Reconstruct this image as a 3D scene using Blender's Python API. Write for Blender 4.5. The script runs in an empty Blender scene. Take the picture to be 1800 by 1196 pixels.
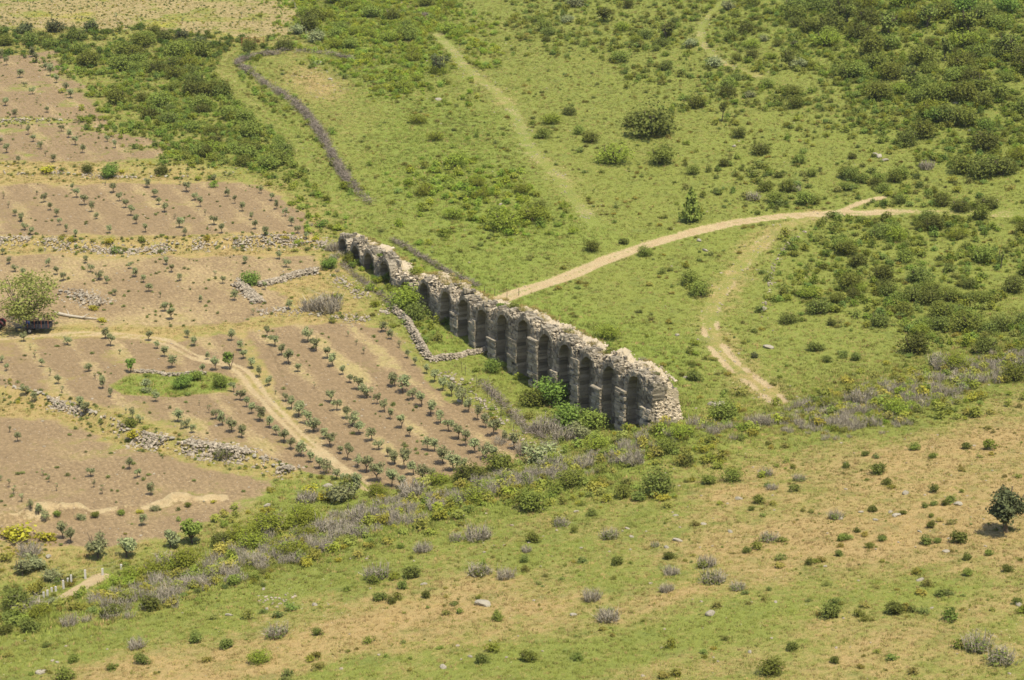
import bpy, math, random
import numpy as np
from mathutils import Vector

random.seed(7)
RNG = np.random.default_rng(7)
SC = bpy.context.scene
COL = SC.collection

# ------------------------------------------------------------------ camera
W0, H0 = 1800.0, 1196.0            # size of the photograph
FPX = 3690.0                       # focal length in photograph pixels
PITCH = math.radians(15.5)
CAMZ = 82.0
cam_d = bpy.data.cameras.new("camera")
cam_d.sensor_width = 36.0
cam_d.lens = FPX / W0 * 36.0
cam_d.clip_start = 0.5
cam_d.clip_end = 8000.0
cam = bpy.data.objects.new("camera", cam_d)
COL.objects.link(cam)
cam.location = (0, 0, CAMZ)
cam.rotation_euler = (math.pi / 2 - PITCH, 0, 0)
SC.camera = cam

# ------------------------------------------------------------------ sky and sun
SUN_AZ = (0.515, -0.857)             # horizontal direction towards the sun
SUN_EL = math.radians(66.0)
world = bpy.data.worlds.new("World")
SC.world = world
world.use_nodes = True
wn = world.node_tree.nodes
bgn = wn.get("Background") or wn.new("ShaderNodeBackground")
sky = wn.new("ShaderNodeTexSky")
sky.sky_type = 'NISHITA'
sky.sun_disc = False
sky.sun_elevation = SUN_EL
sky.sun_rotation = math.atan2(SUN_AZ[0], SUN_AZ[1])
sky.dust_density = 2.0
world.node_tree.links.new(sky.outputs[0], bgn.inputs[0])
bgn.inputs[1].default_value = 0.13
sun_d = bpy.data.lights.new("sun", 'SUN')
sun_d.energy = 4.4
sun_d.angle = math.radians(0.55)
sun_d.color = (1.0, 0.91, 0.71)
sun = bpy.data.objects.new("sun", sun_d)
COL.objects.link(sun)
sdir = Vector((SUN_AZ[0] * math.cos(SUN_EL), SUN_AZ[1] * math.cos(SUN_EL), math.sin(SUN_EL)))
sun.rotation_euler = sdir.to_track_quat('Z', 'Y').to_euler()
sun.location = (0, 0, 300)
vs = SC.view_settings
vs.view_transform = 'Standard'
vs.look = 'None'
vs.exposure = 0.34
vs.gamma = 1.0
SC.cycles.filter_width = 1.6
vs.use_curve_mapping = False

# ------------------------------------------------------------------ numeric helpers
def hash2(ix, iy, seed):
    n = (ix.astype(np.int64) * 374761393 + iy.astype(np.int64) * 668265263 + seed * 1442695041) & 0x7fffffff
    n = ((n ^ (n >> 13)) * 1274126177) & 0x7fffffff
    n = n ^ (n >> 16)
    return (n & 0xffff) / 65535.0

def vnoise(x, y, seed=0):
    xi = np.floor(x); yi = np.floor(y)
    fx = x - xi; fy = y - yi
    fx = fx * fx * (3 - 2 * fx); fy = fy * fy * (3 - 2 * fy)
    a = hash2(xi, yi, seed); b = hash2(xi + 1, yi, seed)
    c = hash2(xi, yi + 1, seed); d = hash2(xi + 1, yi + 1, seed)
    return (a * (1 - fx) + b * fx) * (1 - fy) + (c * (1 - fx) + d * fx) * fy

def fbm(x, y, seed=0, octv=4, gain=0.5):
    s = 0.0; amp = 1.0; tot = 0.0
    for o in range(octv):
        s = s + amp * vnoise(x * 2 ** o + 17.3 * o, y * 2 ** o - 9.1 * o, seed + o)
        tot += amp; amp *= gain
    return s / tot

def sstep(a, b, x):
    t = np.clip((x - a) / (b - a), 0, 1)
    return t * t * (3 - 2 * t)

def sp(t, k):
    return k * np.logaddexp(0, t / k)

CP, SP_ = math.cos(PITCH), math.sin(PITCH)

def project(x, y, z):
    dz = z - CAMZ
    D = y * CP - dz * SP_
    D = np.where(np.abs(D) < 1e-6, 1e-6, D)
    U = y * SP_ + dz * CP
    return W0 / 2 + FPX * x / D, H0 / 2 - FPX * U / D, D

def z_for_row(y, v):
    k = (H0 / 2 - v) / FPX
    return CAMZ + y * (k * CP - SP_) / (CP + k * SP_)

def unproject(u, v, hf):
    """where the sight line through (u, v) of the photograph meets the terrain hf"""
    u = np.atleast_1d(np.asarray(u, float)); v = np.atleast_1d(np.asarray(v, float))
    a = (u - W0 / 2) / FPX; b = (H0 / 2 - v) / FPX
    dx = a; dy = CP + b * SP_; dz = -SP_ + b * CP
    T = np.geomspace(60, 1500, 260)
    lo = np.full(u.shape, 60.0); hi = np.full(u.shape, 1500.0); done = np.zeros(u.shape, bool)
    prev = 60.0
    for t in T[1:]:
        hit = (CAMZ + dz * t <= hf(dx * t, dy * t)) & ~done
        lo[hit] = prev; hi[hit] = t; done |= hit
        prev = t
    for _ in range(22):
        m = (lo + hi) / 2
        below = CAMZ + dz * m <= hf(dx * m, dy * m)
        hi = np.where(below, m, hi); lo = np.where(below, lo, m)
    t = (lo + hi) / 2
    return dx * t, dy * t

def poly_sd(P, x, y):
    """signed distance to a polygon, positive inside"""
    d2 = np.full(x.shape, 1e12); ins = np.zeros(x.shape, bool)
    n = len(P)
    for i in range(n):
        ax, ay = P[i]; bx, by = P[(i + 1) % n]
        ex, ey = bx - ax, by - ay
        t = np.clip(((x - ax) * ex + (y - ay) * ey) / (ex * ex + ey * ey + 1e-12), 0, 1)
        qx = x - ax - t * ex; qy = y - ay - t * ey
        d2 = np.minimum(d2, qx * qx + qy * qy)
        if ay != by:
            c = ((ay > y) != (by > y)) & (x < (bx - ax) * (y - ay) / (by - ay) + ax)
            ins ^= c
    d = np.sqrt(d2)
    return np.where(ins, d, -d)

def line_d(L, x, y):
    """distance to a polyline and side-signed offset"""
    d2 = np.full(x.shape, 1e12); so = np.zeros(x.shape)
    for i in range(len(L) - 1):
        ax, ay = L[i]; bx, by = L[i + 1]
        ex, ey = bx - ax, by - ay
        l = math.hypot(ex, ey) + 1e-9
        t = np.clip(((x - ax) * ex + (y - ay) * ey) / (l * l), 0, 1)
        qx = x - ax - t * ex; qy = y - ay - t * ey
        dd = qx * qx + qy * qy
        m = dd < d2
        d2 = np.where(m, dd, d2)
        so = np.where(m, ((x - ax) * ey - (y - ay) * ex) / l, so)
    return np.sqrt(d2), so

def smooth_line(P, n=6):
    """Catmull-Rom through the points"""
    P = np.asarray(P, float)
    Q = np.vstack([2 * P[0] - P[1], P, 2 * P[-1] - P[-2]])
    out = []
    for i in range(1, len(Q) - 2):
        p0, p1, p2, p3 = Q[i - 1], Q[i], Q[i + 1], Q[i + 2]
        for k in range(n):
            t = k / n
            out.append(0.5 * ((2 * p1) + (-p0 + p2) * t + (2 * p0 - 5 * p1 + 4 * p2 - p3) * t * t + (-p0 + 3 * p1 - 3 * p2 + p3) * t ** 3))
    out.append(Q[-2])
    return np.array(out)

# ------------------------------------------------------------------ terrain
def hbase(x, y):
    return 0.0524 * (y - 296) + 0.08 * sp(y - 300, 12) - 0.055 * sp(y - 365, 20) - 0.077 * sp(y - 620, 60)

_c = np.array(unproject([0, 1800], [1085, 592], hbase)).T
_ce = _c[1] - _c[0]; _ce /= np.linalg.norm(_ce)
CREASE_A = _c[0]; CREASE_N = np.array([_ce[1], -_ce[0]])
if CREASE_N[1] > 0: CREASE_N = -CREASE_N
_h = np.array(unproject([690, 1800], [-40, 385], hbase)).T
_he = _h[1] - _h[0]; _he /= np.linalg.norm(_he)
HILL_A = _h[0]; HILL_N = np.array([_he[1], -_he[0]])
if HILL_N[0] < 0: HILL_N = -HILL_N

def crease_d(x, y):
    return (x - CREASE_A[0]) * CREASE_N[0] + (y - CREASE_A[1]) * CREASE_N[1]

def hill_d(x, y):
    return (x - HILL_A[0]) * HILL_N[0] + (y - HILL_A[1]) * HILL_N[1]

def h0(x, y):
    z = hbase(x, y)
    c = crease_d(x, y)
    z = z + 1.7 * sstep(-3, 15, c) + 0.15 * (sp(c, 7) - sp(c - 330, 40)) + 0.85 * (sp(c - 132, 5) - sp(c - 222, 12))
    hd = hill_d(x, y)
    z = z + 0.17 * (sp(hd, 14) - sp(hd - 330, 40))
    z = z + 1.3 * (fbm(x / 46, y / 46, 3, 3) - 0.5) * sstep(-5, 25, np.maximum(c, x + 20)) 
    z = z + 0.35 * (fbm(x / 9, y / 9, 11, 3) - 0.5)
    return z

class PolarGrid:
    """heights tabulated on a polar grid and read back bilinearly"""
    def __init__(s, ang, rad, Z): s.a = ang; s.r = rad; s.Z = Z; s.ia = np.arange(len(ang)); s.ir = np.arange(len(rad))
    def __call__(s, x, y):
        x = np.asarray(x, float); y = np.asarray(y, float)
        fa = np.interp(np.arctan2(x, y), s.a, s.ia); fr = np.interp(np.hypot(x, y), s.r, s.ir)
        i = np.minimum(fr.astype(int), len(s.r) - 2); j = np.minimum(fa.astype(int), len(s.a) - 2)
        u = fr - i; v = fa - j
        return (s.Z[i, j] * (1 - v) + s.Z[i, j + 1] * v) * (1 - u) + (s.Z[i + 1, j] * (1 - v) + s.Z[i + 1, j + 1] * v) * u
_pa = np.radians(np.arange(-24, 24.01, 0.2)); _pr = np.geomspace(40, 1600, 420)
_A, _R = np.meshgrid(_pa, _pr)
h0g = PolarGrid(_pa, _pr, h0(np.sin(_A) * _R, np.cos(_A) * _R))

def U(pts, n=0):
    """photograph points -> ground points (optionally smoothed)"""
    p = np.asarray(pts, float)
    if n: p = smooth_line(p, n)
    X, Y = unproject(p[:, 0], p[:, 1], h0g)
    return np.stack([X, Y], 1)

# lines that shape the ground
STEPS = [  # terrace edges, height in metres
    (U([(-300, 432), (0, 434), (140, 436), (300, 434), (450, 430), (575, 424)]), 0.9, 2.2),
    (U([(-300, 303), (0, 303), (160, 305), (300, 303), (420, 300)]), 0.8, 1.6),
    (U([(-300, 217), (0, 216), (115, 213)]), 0.6, 1.2),
    (U([(-300, 690), (0, 694), (130, 722), (235, 776), (380, 803), (515, 834)]), 0.8, 1.6),
    (U([(-300, 75), (0, 72), (200, 66), (430, 78)]), 0.6, 2.5),
]
BANK = U([(-60, 928), (20, 912), (80, 908), (150, 902), (230, 893), (310, 884), (410, 873)], 4)
RUTS = {
    'road': U([(872, 530), (920, 511), (1000, 485), (1070, 455), (1140, 430), (1220, 408), (1300, 390), (1380, 380), (1460, 375), (1530, 374), (1640, 372), (1960, 384)], 5),
    'fork': U([(1440, 378), (1480, 370), (1510, 358), (1550, 347)], 4),
    'meadow': U([(1440, 378), (1405, 388), (1350, 420), (1300, 470), (1265, 520), (1248, 560), (1258, 605), (1292, 645), (1345, 685), (1372, 708)], 5),
    'erosion': U([(770, 60), (830, 130), (870, 160), (905, 200), (930, 260), (980, 310), (1010, 350), (1045, 395)], 5),
    'trail': U([(1310, -30), (1245, 30), (1233, 70), (1270, 110), (1335, 135)], 5),
    'lane': U([(440, 78), (412, 95), (398, 130), (430, 172), (485, 218), (530, 265), (562, 312), (600, 352), (640, 388), (668, 425)], 5),
    'orchard': U([(-200, 612), (-50, 600), (60, 592), (150, 587), (240, 592), (300, 605), (345, 628), (400, 641), (430, 657), (455, 690), (490, 730), (530, 770), (570, 800), (612, 832), (650, 858)], 5),
    'slab': U([(112, 1052), (145, 1032), (178, 1014)], 4),
    'topbit': U([(685, -20), (712, 12), (752, 33)], 4),
}

# the line on which the aqueduct stands, and the spur of the slope that buries its near end
_p, AQ_FAR = U([(1064, 752), (590, 437)])
AQ_DIR = (AQ_FAR - _p) / np.linalg.norm(AQ_FAR - _p)
_t = 0.0
while project(_p[0] - AQ_DIR[0] * _t, _p[1] - AQ_DIR[1] * _t, 3.0)[0] < 1147 and _t < 30: _t += 0.1
AQ_NEAR = _p - AQ_DIR * _t
SPUR = AQ_NEAR - AQ_DIR * 2.5 + np.array([0.5, -0.5])

def step_term(x, y, L, amp, wid):
    Yw = np.interp(x, L[:, 0], L[:, 1])
    fade = 1 - sstep(L[-1, 0] - 8, L[-1, 0] + 2, x)
    return amp * (sstep(-wid / 2, wid / 2, y - Yw) - sstep(0, 30, y - Yw) * 1.0) * fade

def hterrain(x, y):
    z = h0(x, y)
    for L, a, w in STEPS:
        z = z + step_term(x, y, L, a, w)
    z = z + 2.6 * np.exp(-(((x - SPUR[0]) / 7.5) ** 2 + ((y - SPUR[1]) / 9.0) ** 2))
    d, _ = line_d(BANK, x, y)
    z = z + 1.1 * np.exp(-(d / 0.7) ** 2) * (0.15 + 1.5 * sstep(0.25, 0.75, fbm(x / 3.2, y / 3.2, 31, 2)))
    for k, dep in (('road', 0.16), ('orchard', 0.07), ('lane', 0.10), ('meadow', 0.12)):
        d, _ = line_d(RUTS[k], x, y)
        z = z - dep * np.exp(-((d - 0.85) / 0.35) ** 2)
    return z

def G(u, v):
    X, Y = unproject(u, v, hterrain)
    Z = hterrain(X, Y)
    return X, Y, Z, project(X, Y, Z)[2]

# ------------------------------------------------------------------ regions of the ground
FIELDS = {
    'upper': (U([(-300, 100), (40, 96), (95, 90), (130, 130), (175, 185), (205, 232), (292, 252), (300, 286), (150, 292), (-300, 296)]), 0.80),
    'terrace': (U([(-300, 322), (150, 324), (300, 319), (430, 318), (500, 345), (538, 385), (556, 418), (300, 424), (-300, 424)]), 0.95),
    'pale': (U([(-300, 450), (100, 446), (350, 452), (560, 446), (568, 468), (470, 503), (520, 540), (440, 565), (300, 575), (150, 575), (-300, 585)]), 0.98),
    'main': (U([(425, 582), (520, 568), (690, 573), (715, 610), (740, 650), (790, 700), (850, 728), (900, 770), (988, 803), (850, 822), (730, 860), (660, 856), (600, 822), (540, 772), (470, 690)]), 1.0),
    'ring': (U([(-300, 604), (150, 592), (260, 600), (425, 582), (470, 690), (540, 772), (610, 838), (530, 836), (390, 792), (245, 748), (130, 708), (-300, 668)]), 0.88),
    'lower': (U([(-300, 725), (90, 735), (235, 792), (395, 828), (480, 845), (468, 872), (410, 905), (290, 950), (120, 965), (-300, 945)]), 0.95),
    'top': (U([(-300, -120), (515, -120), (528, 30), (512, 62), (440, 72), (250, 58), (-300, 48)]), 0.60),
}
RING = U([(195, 685), (230, 660), (300, 655), (380, 655), (418, 668), (390, 690), (310, 703), (215, 700)])
TRI = U([(700, 560), (735, 560), (800, 590), (880, 640), (850, 622), (770, 632), (745, 620)])
DRYPOLY = [
    (U([(-300, 262), (320, 292), (520, 330), (570, 420), (700, 560), (850, 700), (980, 800), (720, 865), (560, 850), (430, 905), (100, 1000), (-300, 1000)]), 0.58),
    (U([(1330, 870), (1500, 800), (1700, 740), (1960, 680), (1960, 1000), (1700, 1010), (1500, 1010), (1300, 990), (1180, 960)]), 0.8),
    (U([(430, 1120), (620, 1045), (850, 1010), (1060, 1040), (980, 1090), (700, 1120), (500, 1170)]), 0.85),
    (U([(1380, 1100), (1520, 1080), (1600, 1120), (1520, 1180), (1400, 1196)]), 0.8),
    (U([(480, 125), (560, 110), (620, 140), (600, 180), (520, 165)]), 0.75),
    (U([(150, 1150), (420, 1120), (600, 1150), (560, 1240), (150, 1240)]), 0.5),
    (U([(1180, 820), (1400, 780), (1560, 770), (1480, 820), (1250, 880)]), 0.5),
]
LUSHPOLY = [
    (U([(620, 420), (760, 420), (900, 460), (1060, 540), (1240, 610), (1240, 740), (1000, 760), (760, 560)]), 0.9),
    (U([(700, 160), (900, 200), (960, 330), (1100, 420), (900, 500), (740, 420), (640, 330), (640, 230)]), 0.75),
    (U([(520, -50), (770, -50), (800, 120), (640, 190), (560, 100)]), 0.9),
    (U([(400, 90), (440, 80), (700, 430), (640, 420), (520, 290)]), 0.7),
    (U([(600, 880), (900, 820), (1200, 770), (1300, 780), (1100, 860), (800, 920), (300, 1060), (100, 1130), (0, 1100)]), 0.75),
    (U([(430, 845), (560, 850), (620, 880), (480, 900), (420, 890)]), 0.8),
]
SCRUB = {
    'hedge': U([(-100, 62), (120, 56), (300, 62), (425, 76), (425, 92), (200, 84), (-100, 92)]),
    'left': U([(115, 92), (200, 78), (400, 92), (400, 130), (430, 180), (510, 255), (548, 335), (500, 315), (420, 292), (320, 288), (300, 245), (215, 226), (185, 185), (140, 130)]),
    'farhill': U([(1330, -40), (1960, -40), (1960, 320), (1680, 275), (1540, 205), (1400, 90)]),
    'midhill': U([(880, -40), (1330, -40), (1400, 90), (1540, 205), (1640, 262), (1480, 235), (1240, 190), (1100, 120), (960, 90)]),
    'right': U([(1470, 392), (1580, 346), (1800, 356), (1960, 400), (1960, 600), (1720, 625), (1560, 575), (1400, 520), (1410, 452)]),
    'band': U([(1262, 338), (1330, 300), (1460, 300), (1640, 315), (1600, 345), (1500, 368), (1330, 360)]),
    'gateside': U([(530, -40), (780, -40), (830, 90), (740, 185), (650, 130), (560, 95), (532, 50)]),
    'meadow': U([(725, 330), (800, 290), (900, 310), (965, 375), (940, 405), (800, 405)]),
    'crease': U([(-60, 1085), (200, 1010), (600, 880), (850, 838), (1150, 768), (1360, 705), (1520, 678), (1960, 535), (1960, 645), (1500, 755), (1200, 830), (900, 895), (600, 965), (300, 1030), (-60, 1125)]),
    'foot': U([(560, 380), (600, 395), (700, 470), (720, 560), (690, 545), (610, 470), (565, 425)]),
}

# ------------------------------------------------------------------ materials
def new_mat(name):
    m = bpy.data.materials.new(name); m.use_nodes = True
    nt = m.node_tree
    for n in list(nt.nodes): nt.nodes.remove(n)
    out = nt.nodes.new("ShaderNodeOutputMaterial")
    return m, nt, out

class NB:
    def __init__(s, nt): s.nt = nt
    def n(s, t, **k):
        x = s.nt.nodes.new(t)
        for a, b in k.items(): setattr(x, a, b)
        return x
    def l(s, a, b): s.nt.links.new(a, b)
    def noise(s, vec, scale, detail=3, rough=0.6):
        x = s.n("ShaderNodeTexNoise"); x.inputs['Scale'].default_value = scale
        x.inputs['Detail'].default_value = detail; x.inputs['Roughness'].default_value = rough
        if vec: s.l(vec, x.inputs['Vector'])
        return x.outputs['Fac']
    def mix(s, fac, a, b):
        x = s.n("ShaderNodeMix", data_type='RGBA')
        for sock, val in ((x.inputs[0], fac), (x.inputs[6], a), (x.inputs[7], b)):
            if hasattr(val, 'is_linked'): s.l(val, sock)
            elif isinstance(val, (int, float)): sock.default_value = val
            else: sock.default_value = (*val, 1)
        return x.outputs[2]
    def math(s, op, a, b=0.0, clamp=False):
        x = s.n("ShaderNodeMath", operation=op); x.use_clamp = clamp
        for sock, val in ((x.inputs[0], a), (x.inputs[1], b)):
            if hasattr(val, 'is_linked'): s.l(val, sock)
            else: sock.default_value = val
        return x.outputs[0]
    def ramp(s, v, lo, hi, a=0.0, b=1.0):
        x = s.n("ShaderNodeMapRange"); x.interpolation_type = 'SMOOTHSTEP'
        s.l(v, x.inputs[0])
        for i, q in enumerate((lo, hi, a, b)): x.inputs[i + 1].default_value = q
        return x.outputs[0]
    def bright(s, col, fac):
        x = s.n("ShaderNodeVectorMath", operation='SCALE')
        s.l(col, x.inputs[0])
        if hasattr(fac, 'is_linked'): s.l(fac, x.inputs['Scale'])
        else: x.inputs['Scale'].default_value = fac
        return x.outputs[0]

C_OLIVE = (0.212, 0.232, 0.054)     # duller meadow grass
C_LUSH = (0.198, 0.250, 0.050)      # fresh grass
C_DRY = (0.385, 0.282, 0.125)        # straw
C_SOIL = (0.262, 0.190, 0.108)
C_SOIL2 = (0.395, 0.300, 0.160)
C_DIRT = (0.46, 0.37, 0.215)

def ground_material():
    m, nt, out = new_mat("ground_cover")
    b = NB(nt)
    geo = b.n("ShaderNodeTexCoord").outputs['Object']
    at = b.n("ShaderNodeAttribute", attribute_name="mask")
    sep = b.n("ShaderNodeSeparateColor"); b.l(at.outputs['Color'], sep.inputs[0])
    soil, dirt, dry = sep.outputs[0], sep.outputs[1], sep.outputs[2]
    lush = at.outputs['Alpha']
    at2 = b.n("ShaderNodeAttribute", attribute_name="mask2")
    sep2 = b.n("ShaderNodeSeparateColor"); b.l(at2.outputs['Color'], sep2.inputs[0])
    straw, gravel, yellow = sep2.outputs[0], sep2.outputs[1], sep2.outputs[2]
    nL = b.noise(geo, 0.11, 4); nM = b.noise(geo, 0.55, 4, 0.65); nS = b.noise(geo, 2.6, 3, 0.7); nF = b.noise(geo, 9.0, 2, 0.7)
    # grass
    lu = b.math('ADD', lush, b.math('MULTIPLY', b.math('SUBTRACT', nL, 0.5), 0.7), True)
    green = b.mix(lu, C_OLIVE, C_LUSH)
    d = b.math('ADD', dry, b.math('MULTIPLY', b.math('SUBTRACT', nM, 0.5), 1.1))
    d = b.math('ADD', d, b.math('MULTIPLY', b.math('SUBTRACT', nS, 0.5), 0.7))
    d = b.ramp(d, 0.15, 0.95)
    grass = b.mix(d, green, C_DRY)
    grass = b.mix(b.ramp(b.noise(geo, 0.28, 5, 0.7), 0.50, 0.72, 0, 0.55), grass, (0.13, 0.165, 0.045))
    grass = b.mix(b.ramp(b.noise(geo, 0.9, 4, 0.7), 0.55, 0.75, 0, 0.45), grass, (0.30, 0.27, 0.10))
    grass = b.mix(b.ramp(b.math('ADD', yellow, b.math('MULTIPLY', b.math('SUBTRACT', nM, 0.5), 1.0)), 0.4, 0.9), grass, (0.36, 0.33, 0.05))
    # soil
    s2 = b.math('ADD', straw, b.math('MULTIPLY', b.math('SUBTRACT', nS, 0.5), 1.3))
    s2 = b.math('ADD', s2, b.math('MULTIPLY', b.math('SUBTRACT', nL, 0.5), 0.8))
    soilc = b.mix(b.ramp(s2, 0.15, 0.85), C_SOIL, C_SOIL2)
    soilc = b.mix(b.ramp(b.math('ADD', b.math('MULTIPLY', nM, 0.6), b.math('MULTIPLY', straw, 0.35)), 0.46, 0.62, 0, 0.45), soilc, (0.30, 0.28, 0.10))
    soilc = b.bright(soilc, b.math('ADD', 0.42, b.math('MULTIPLY', b.noise(geo, 1.1, 5, 0.8), 1.16)))
    fur = b.math('SINE', b.math('ADD', b.math('MULTIPLY', at2.outputs['Alpha'], 8.4), b.math('MULTIPLY', nM, 16.0)))
    soilc = b.bright(soilc, b.math('ADD', 1.0, b.math('MULTIPLY', b.math('MULTIPLY', fur, b.ramp(nL, 0.35, 0.65)), 0.085)))
    sm = b.math('ADD', soil, b.math('MULTIPLY', b.math('SUBTRACT', nM, 0.5), 0.9))
    sm = b.ramp(b.math('ADD', sm, b.math('MULTIPLY', b.math('SUBTRACT', nS, 0.5), 0.5)), 0.28, 0.68)
    col = b.mix(sm, grass, soilc)
    dm = b.math('ADD', dirt, b.math('MULTIPLY', b.math('SUBTRACT', nS, 0.5), 0.9))
    dm = b.ramp(b.math('ADD', dm, b.math('MULTIPLY', b.math('SUBTRACT', nM, 0.5), 0.5)), 0.28, 0.72)
    col = b.mix(dm, col, b.mix(b.ramp(nM, 0.3, 0.7), C_DIRT, (0.41, 0.31, 0.175)))
    # small pale stones
    vo = b.n("ShaderNodeTexVoronoi"); vo.inputs['Scale'].default_value = 1.7; b.l(geo, vo.inputs['Vector'])
    st = b.ramp(vo.outputs['Distance'], 0.07, 0.13, 1, 0)
    sepv = b.n("ShaderNodeSeparateColor"); b.l(vo.outputs['Color'], sepv.inputs[0])
    st = b.math('MULTIPLY', st, b.math('GREATER_THAN', b.math('ADD', gravel, b.math('MULTIPLY', sepv.outputs[0], 0.25)), 0.42))
    col = b.mix(st, col, (0.55, 0.47, 0.36))
    vari = b.math('ADD', 0.46, b.math('ADD', b.math('MULTIPLY', nF, 0.58), b.math('MULTIPLY', nS, 0.50)))
    col = b.bright(col, vari)
    p = b.n("ShaderNodeBsdfPrincipled")
    b.l(col, p.inputs['Base Color']); p.inputs['Roughness'].default_value = 0.95
    p.inputs['Specular IOR Level'].default_value = 0.1
    bm = b.n("ShaderNodeBump"); bm.inputs['Strength'].default_value = 0.9; bm.inputs['Distance'].default_value = 0.35
    b.l(b.math('ADD', b.math('MULTIPLY', b.math('MULTIPLY', fur, soil), 0.07), b.math('ADD', b.math('MULTIPLY', nS, 0.8), b.math('MULTIPLY', nF, 0.35))), bm.inputs['Height'])
    b.l(bm.outputs[0], p.inputs['Normal'])
    b.l(p.outputs[0], out.inputs[0])
    return m

def leaf_material(name, base, var=0.35, trans=0.25, inst=False, upmix=0.35):
    m, nt, out = new_mat(name)
    b = NB(nt)
    if inst:
        at = b.n("ShaderNodeAttribute", attribute_name="col", attribute_type='INSTANCER')
        col = at.outputs['Color']
    else:
        oi = b.n("ShaderNodeObjectInfo")
        at = b.n("ShaderNodeAttribute", attribute_name="tint")
        hsv = b.n("ShaderNodeHueSaturation")
        hsv.inputs['Color'].default_value = (*base, 1)
        b.l(b.ramp(oi.outputs['Random'], 0, 1, 0.485, 0.515), hsv.inputs['Hue'])
        b.l(b.math('MULTIPLY', b.ramp(oi.outputs['Random'], 0, 1, 1 - var * 0.6, 1 + var * 0.6), at.outputs['Fac']), hsv.inputs['Value'])
        col = hsv.outputs[0]
    p = b.n("ShaderNodeBsdfDiffuse"); b.l(col, p.inputs[0])
    t = b.n("ShaderNodeBsdfTranslucent"); b.l(col, t.inputs[0])
    g = b.n("ShaderNodeNewGeometry")
    up = b.n("ShaderNodeVectorMath", operation='MULTIPLY_ADD'); b.l(g.outputs['Normal'], up.inputs[0])
    k_ = 1.0 - upmix
    up.inputs[1].default_value = (k_, k_, k_); up.inputs[2].default_value = (0, 0, upmix)
    nn = b.n("ShaderNodeVectorMath", operation='NORMALIZE'); b.l(up.outputs[0], nn.inputs[0])
    b.l(nn.outputs[0], p.inputs['Normal'])
    mx = b.n("ShaderNodeMixShader"); mx.inputs[0].default_value = trans
    b.l(p.outputs[0], mx.inputs[1]); b.l(t.outputs[0], mx.inputs[2])
    b.l(mx.outputs[0], out.inputs[0])
    return m

def plain_material(name, base, rough=0.85, nscale=6.0, amt=0.35, metal=0.0, tint=False, spec=0.25):
    m, nt, out = new_mat(name)
    b = NB(nt)
    oc = b.n("ShaderNodeTexCoord").outputs['Object']
    nz = b.noise(oc, nscale, 4, 0.65)
    f = b.math('ADD', 1 - amt / 2 - 0.0, b.math('MULTIPLY', b.math('SUBTRACT', nz, 0.5), amt * 2))
    rgb = b.n("ShaderNodeRGB"); rgb.outputs[0].default_value = (*base, 1)
    if tint:
        at = b.n("ShaderNodeAttribute", attribute_name="tint")
        f = b.math('MULTIPLY', f, at.outputs['Fac'])
    col = b.bright(rgb.outputs[0], f)
    p = b.n("ShaderNodeBsdfPrincipled")
    b.l(col, p.inputs['Base Color']); p.inputs['Roughness'].default_value = rough
    p.inputs['Metallic'].default_value = metal; p.inputs['Specular IOR Level'].default_value = spec
    b.l(p.outputs[0], out.inputs[0])
    return m

def stone_material(name, base, lichen=0.5, scale=1.0):
    m, nt, out = new_mat(name)
    b = NB(nt)
    oc = b.n("ShaderNodeTexCoord").outputs['Object']
    n1 = b.noise(oc, 1.3 * scale, 5, 0.7); n2 = b.noise(oc, 7 * scale, 4, 0.7)
    at = b.n("ShaderNodeAttribute", attribute_name="tint")
    rgb = b.n("ShaderNodeRGB"); rgb.outputs[0].default_value = (*base, 1)
    col = b.bright(rgb.outputs[0], b.math('MULTIPLY', at.outputs['Fac'], b.math('ADD', 0.65, b.math('MULTIPLY', n2, 0.7))))
    col = b.mix(b.ramp(n1, 0.5, 0.75, 0, lichen), col, (0.16, 0.145, 0.11))
    p = b.n("ShaderNodeBsdfPrincipled")
    b.l(col, p.inputs['Base Color']); p.inputs['Roughness'].default_value = 0.95
    p.inputs['Specular IOR Level'].default_value = 0.15
    bm = b.n("ShaderNodeBump"); bm.inputs['Strength'].default_value = 0.7; bm.inputs['Distance'].default_value = 0.12
    b.l(n2, bm.inputs['Height']); b.l(bm.outputs[0], p.inputs['Normal'])
    b.l(p.outputs[0], out.inputs[0])
    return m

M = {}
M['ground'] = ground_material()
M['grass'] = leaf_material("grass_blades", (0, 0, 0), trans=0.15, inst=True, upmix=0.65)
M['under'] = leaf_material("undergrowth_leaves", (0, 0, 0), trans=0.3, inst=True, upmix=0.55)
M['olive'] = leaf_material("olive_leaves", (0.285, 0.310, 0.150), 0.4, 0.3, upmix=0.5)
M['oak'] = leaf_material("dark_evergreen_leaves", (0.160, 0.188, 0.048), 0.5, 0.3, upmix=0.5)
M['green'] = leaf_material("mid_green_leaves", (0.198, 0.236, 0.052), 0.45, 0.3, upmix=0.5)
M['broom'] = leaf_material("bright_green_leaves", (0.245, 0.290, 0.046), 0.35, 0.3, upmix=0.5)
M['fresh'] = leaf_material("fresh_green_leaves", (0.180, 0.255, 0.055), 0.25, 0.3, upmix=0.45)
M['darktree'] = leaf_material("dark_tree_leaves", (0.105, 0.118, 0.055), 0.2, 0.15)
M['spring'] = leaf_material("spring_leaves", (0.27, 0.295, 0.085), 0.2, 0.35)
M['mustard'] = leaf_material("yellow_blossom", (0.38, 0.35, 0.045), 0.25)
M['twig'] = plain_material("grey_twigs", (0.36, 0.32, 0.25), 0.95, 3.0, 0.3, tint=True)
M['brush'] = plain_material("dead_brushwood", (0.29, 0.245, 0.20), 0.95, 1.0, 0.35, tint=True)
M['bark'] = plain_material("bark", (0.17, 0.135, 0.10), 0.95, 5.0, 0.5)
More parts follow.
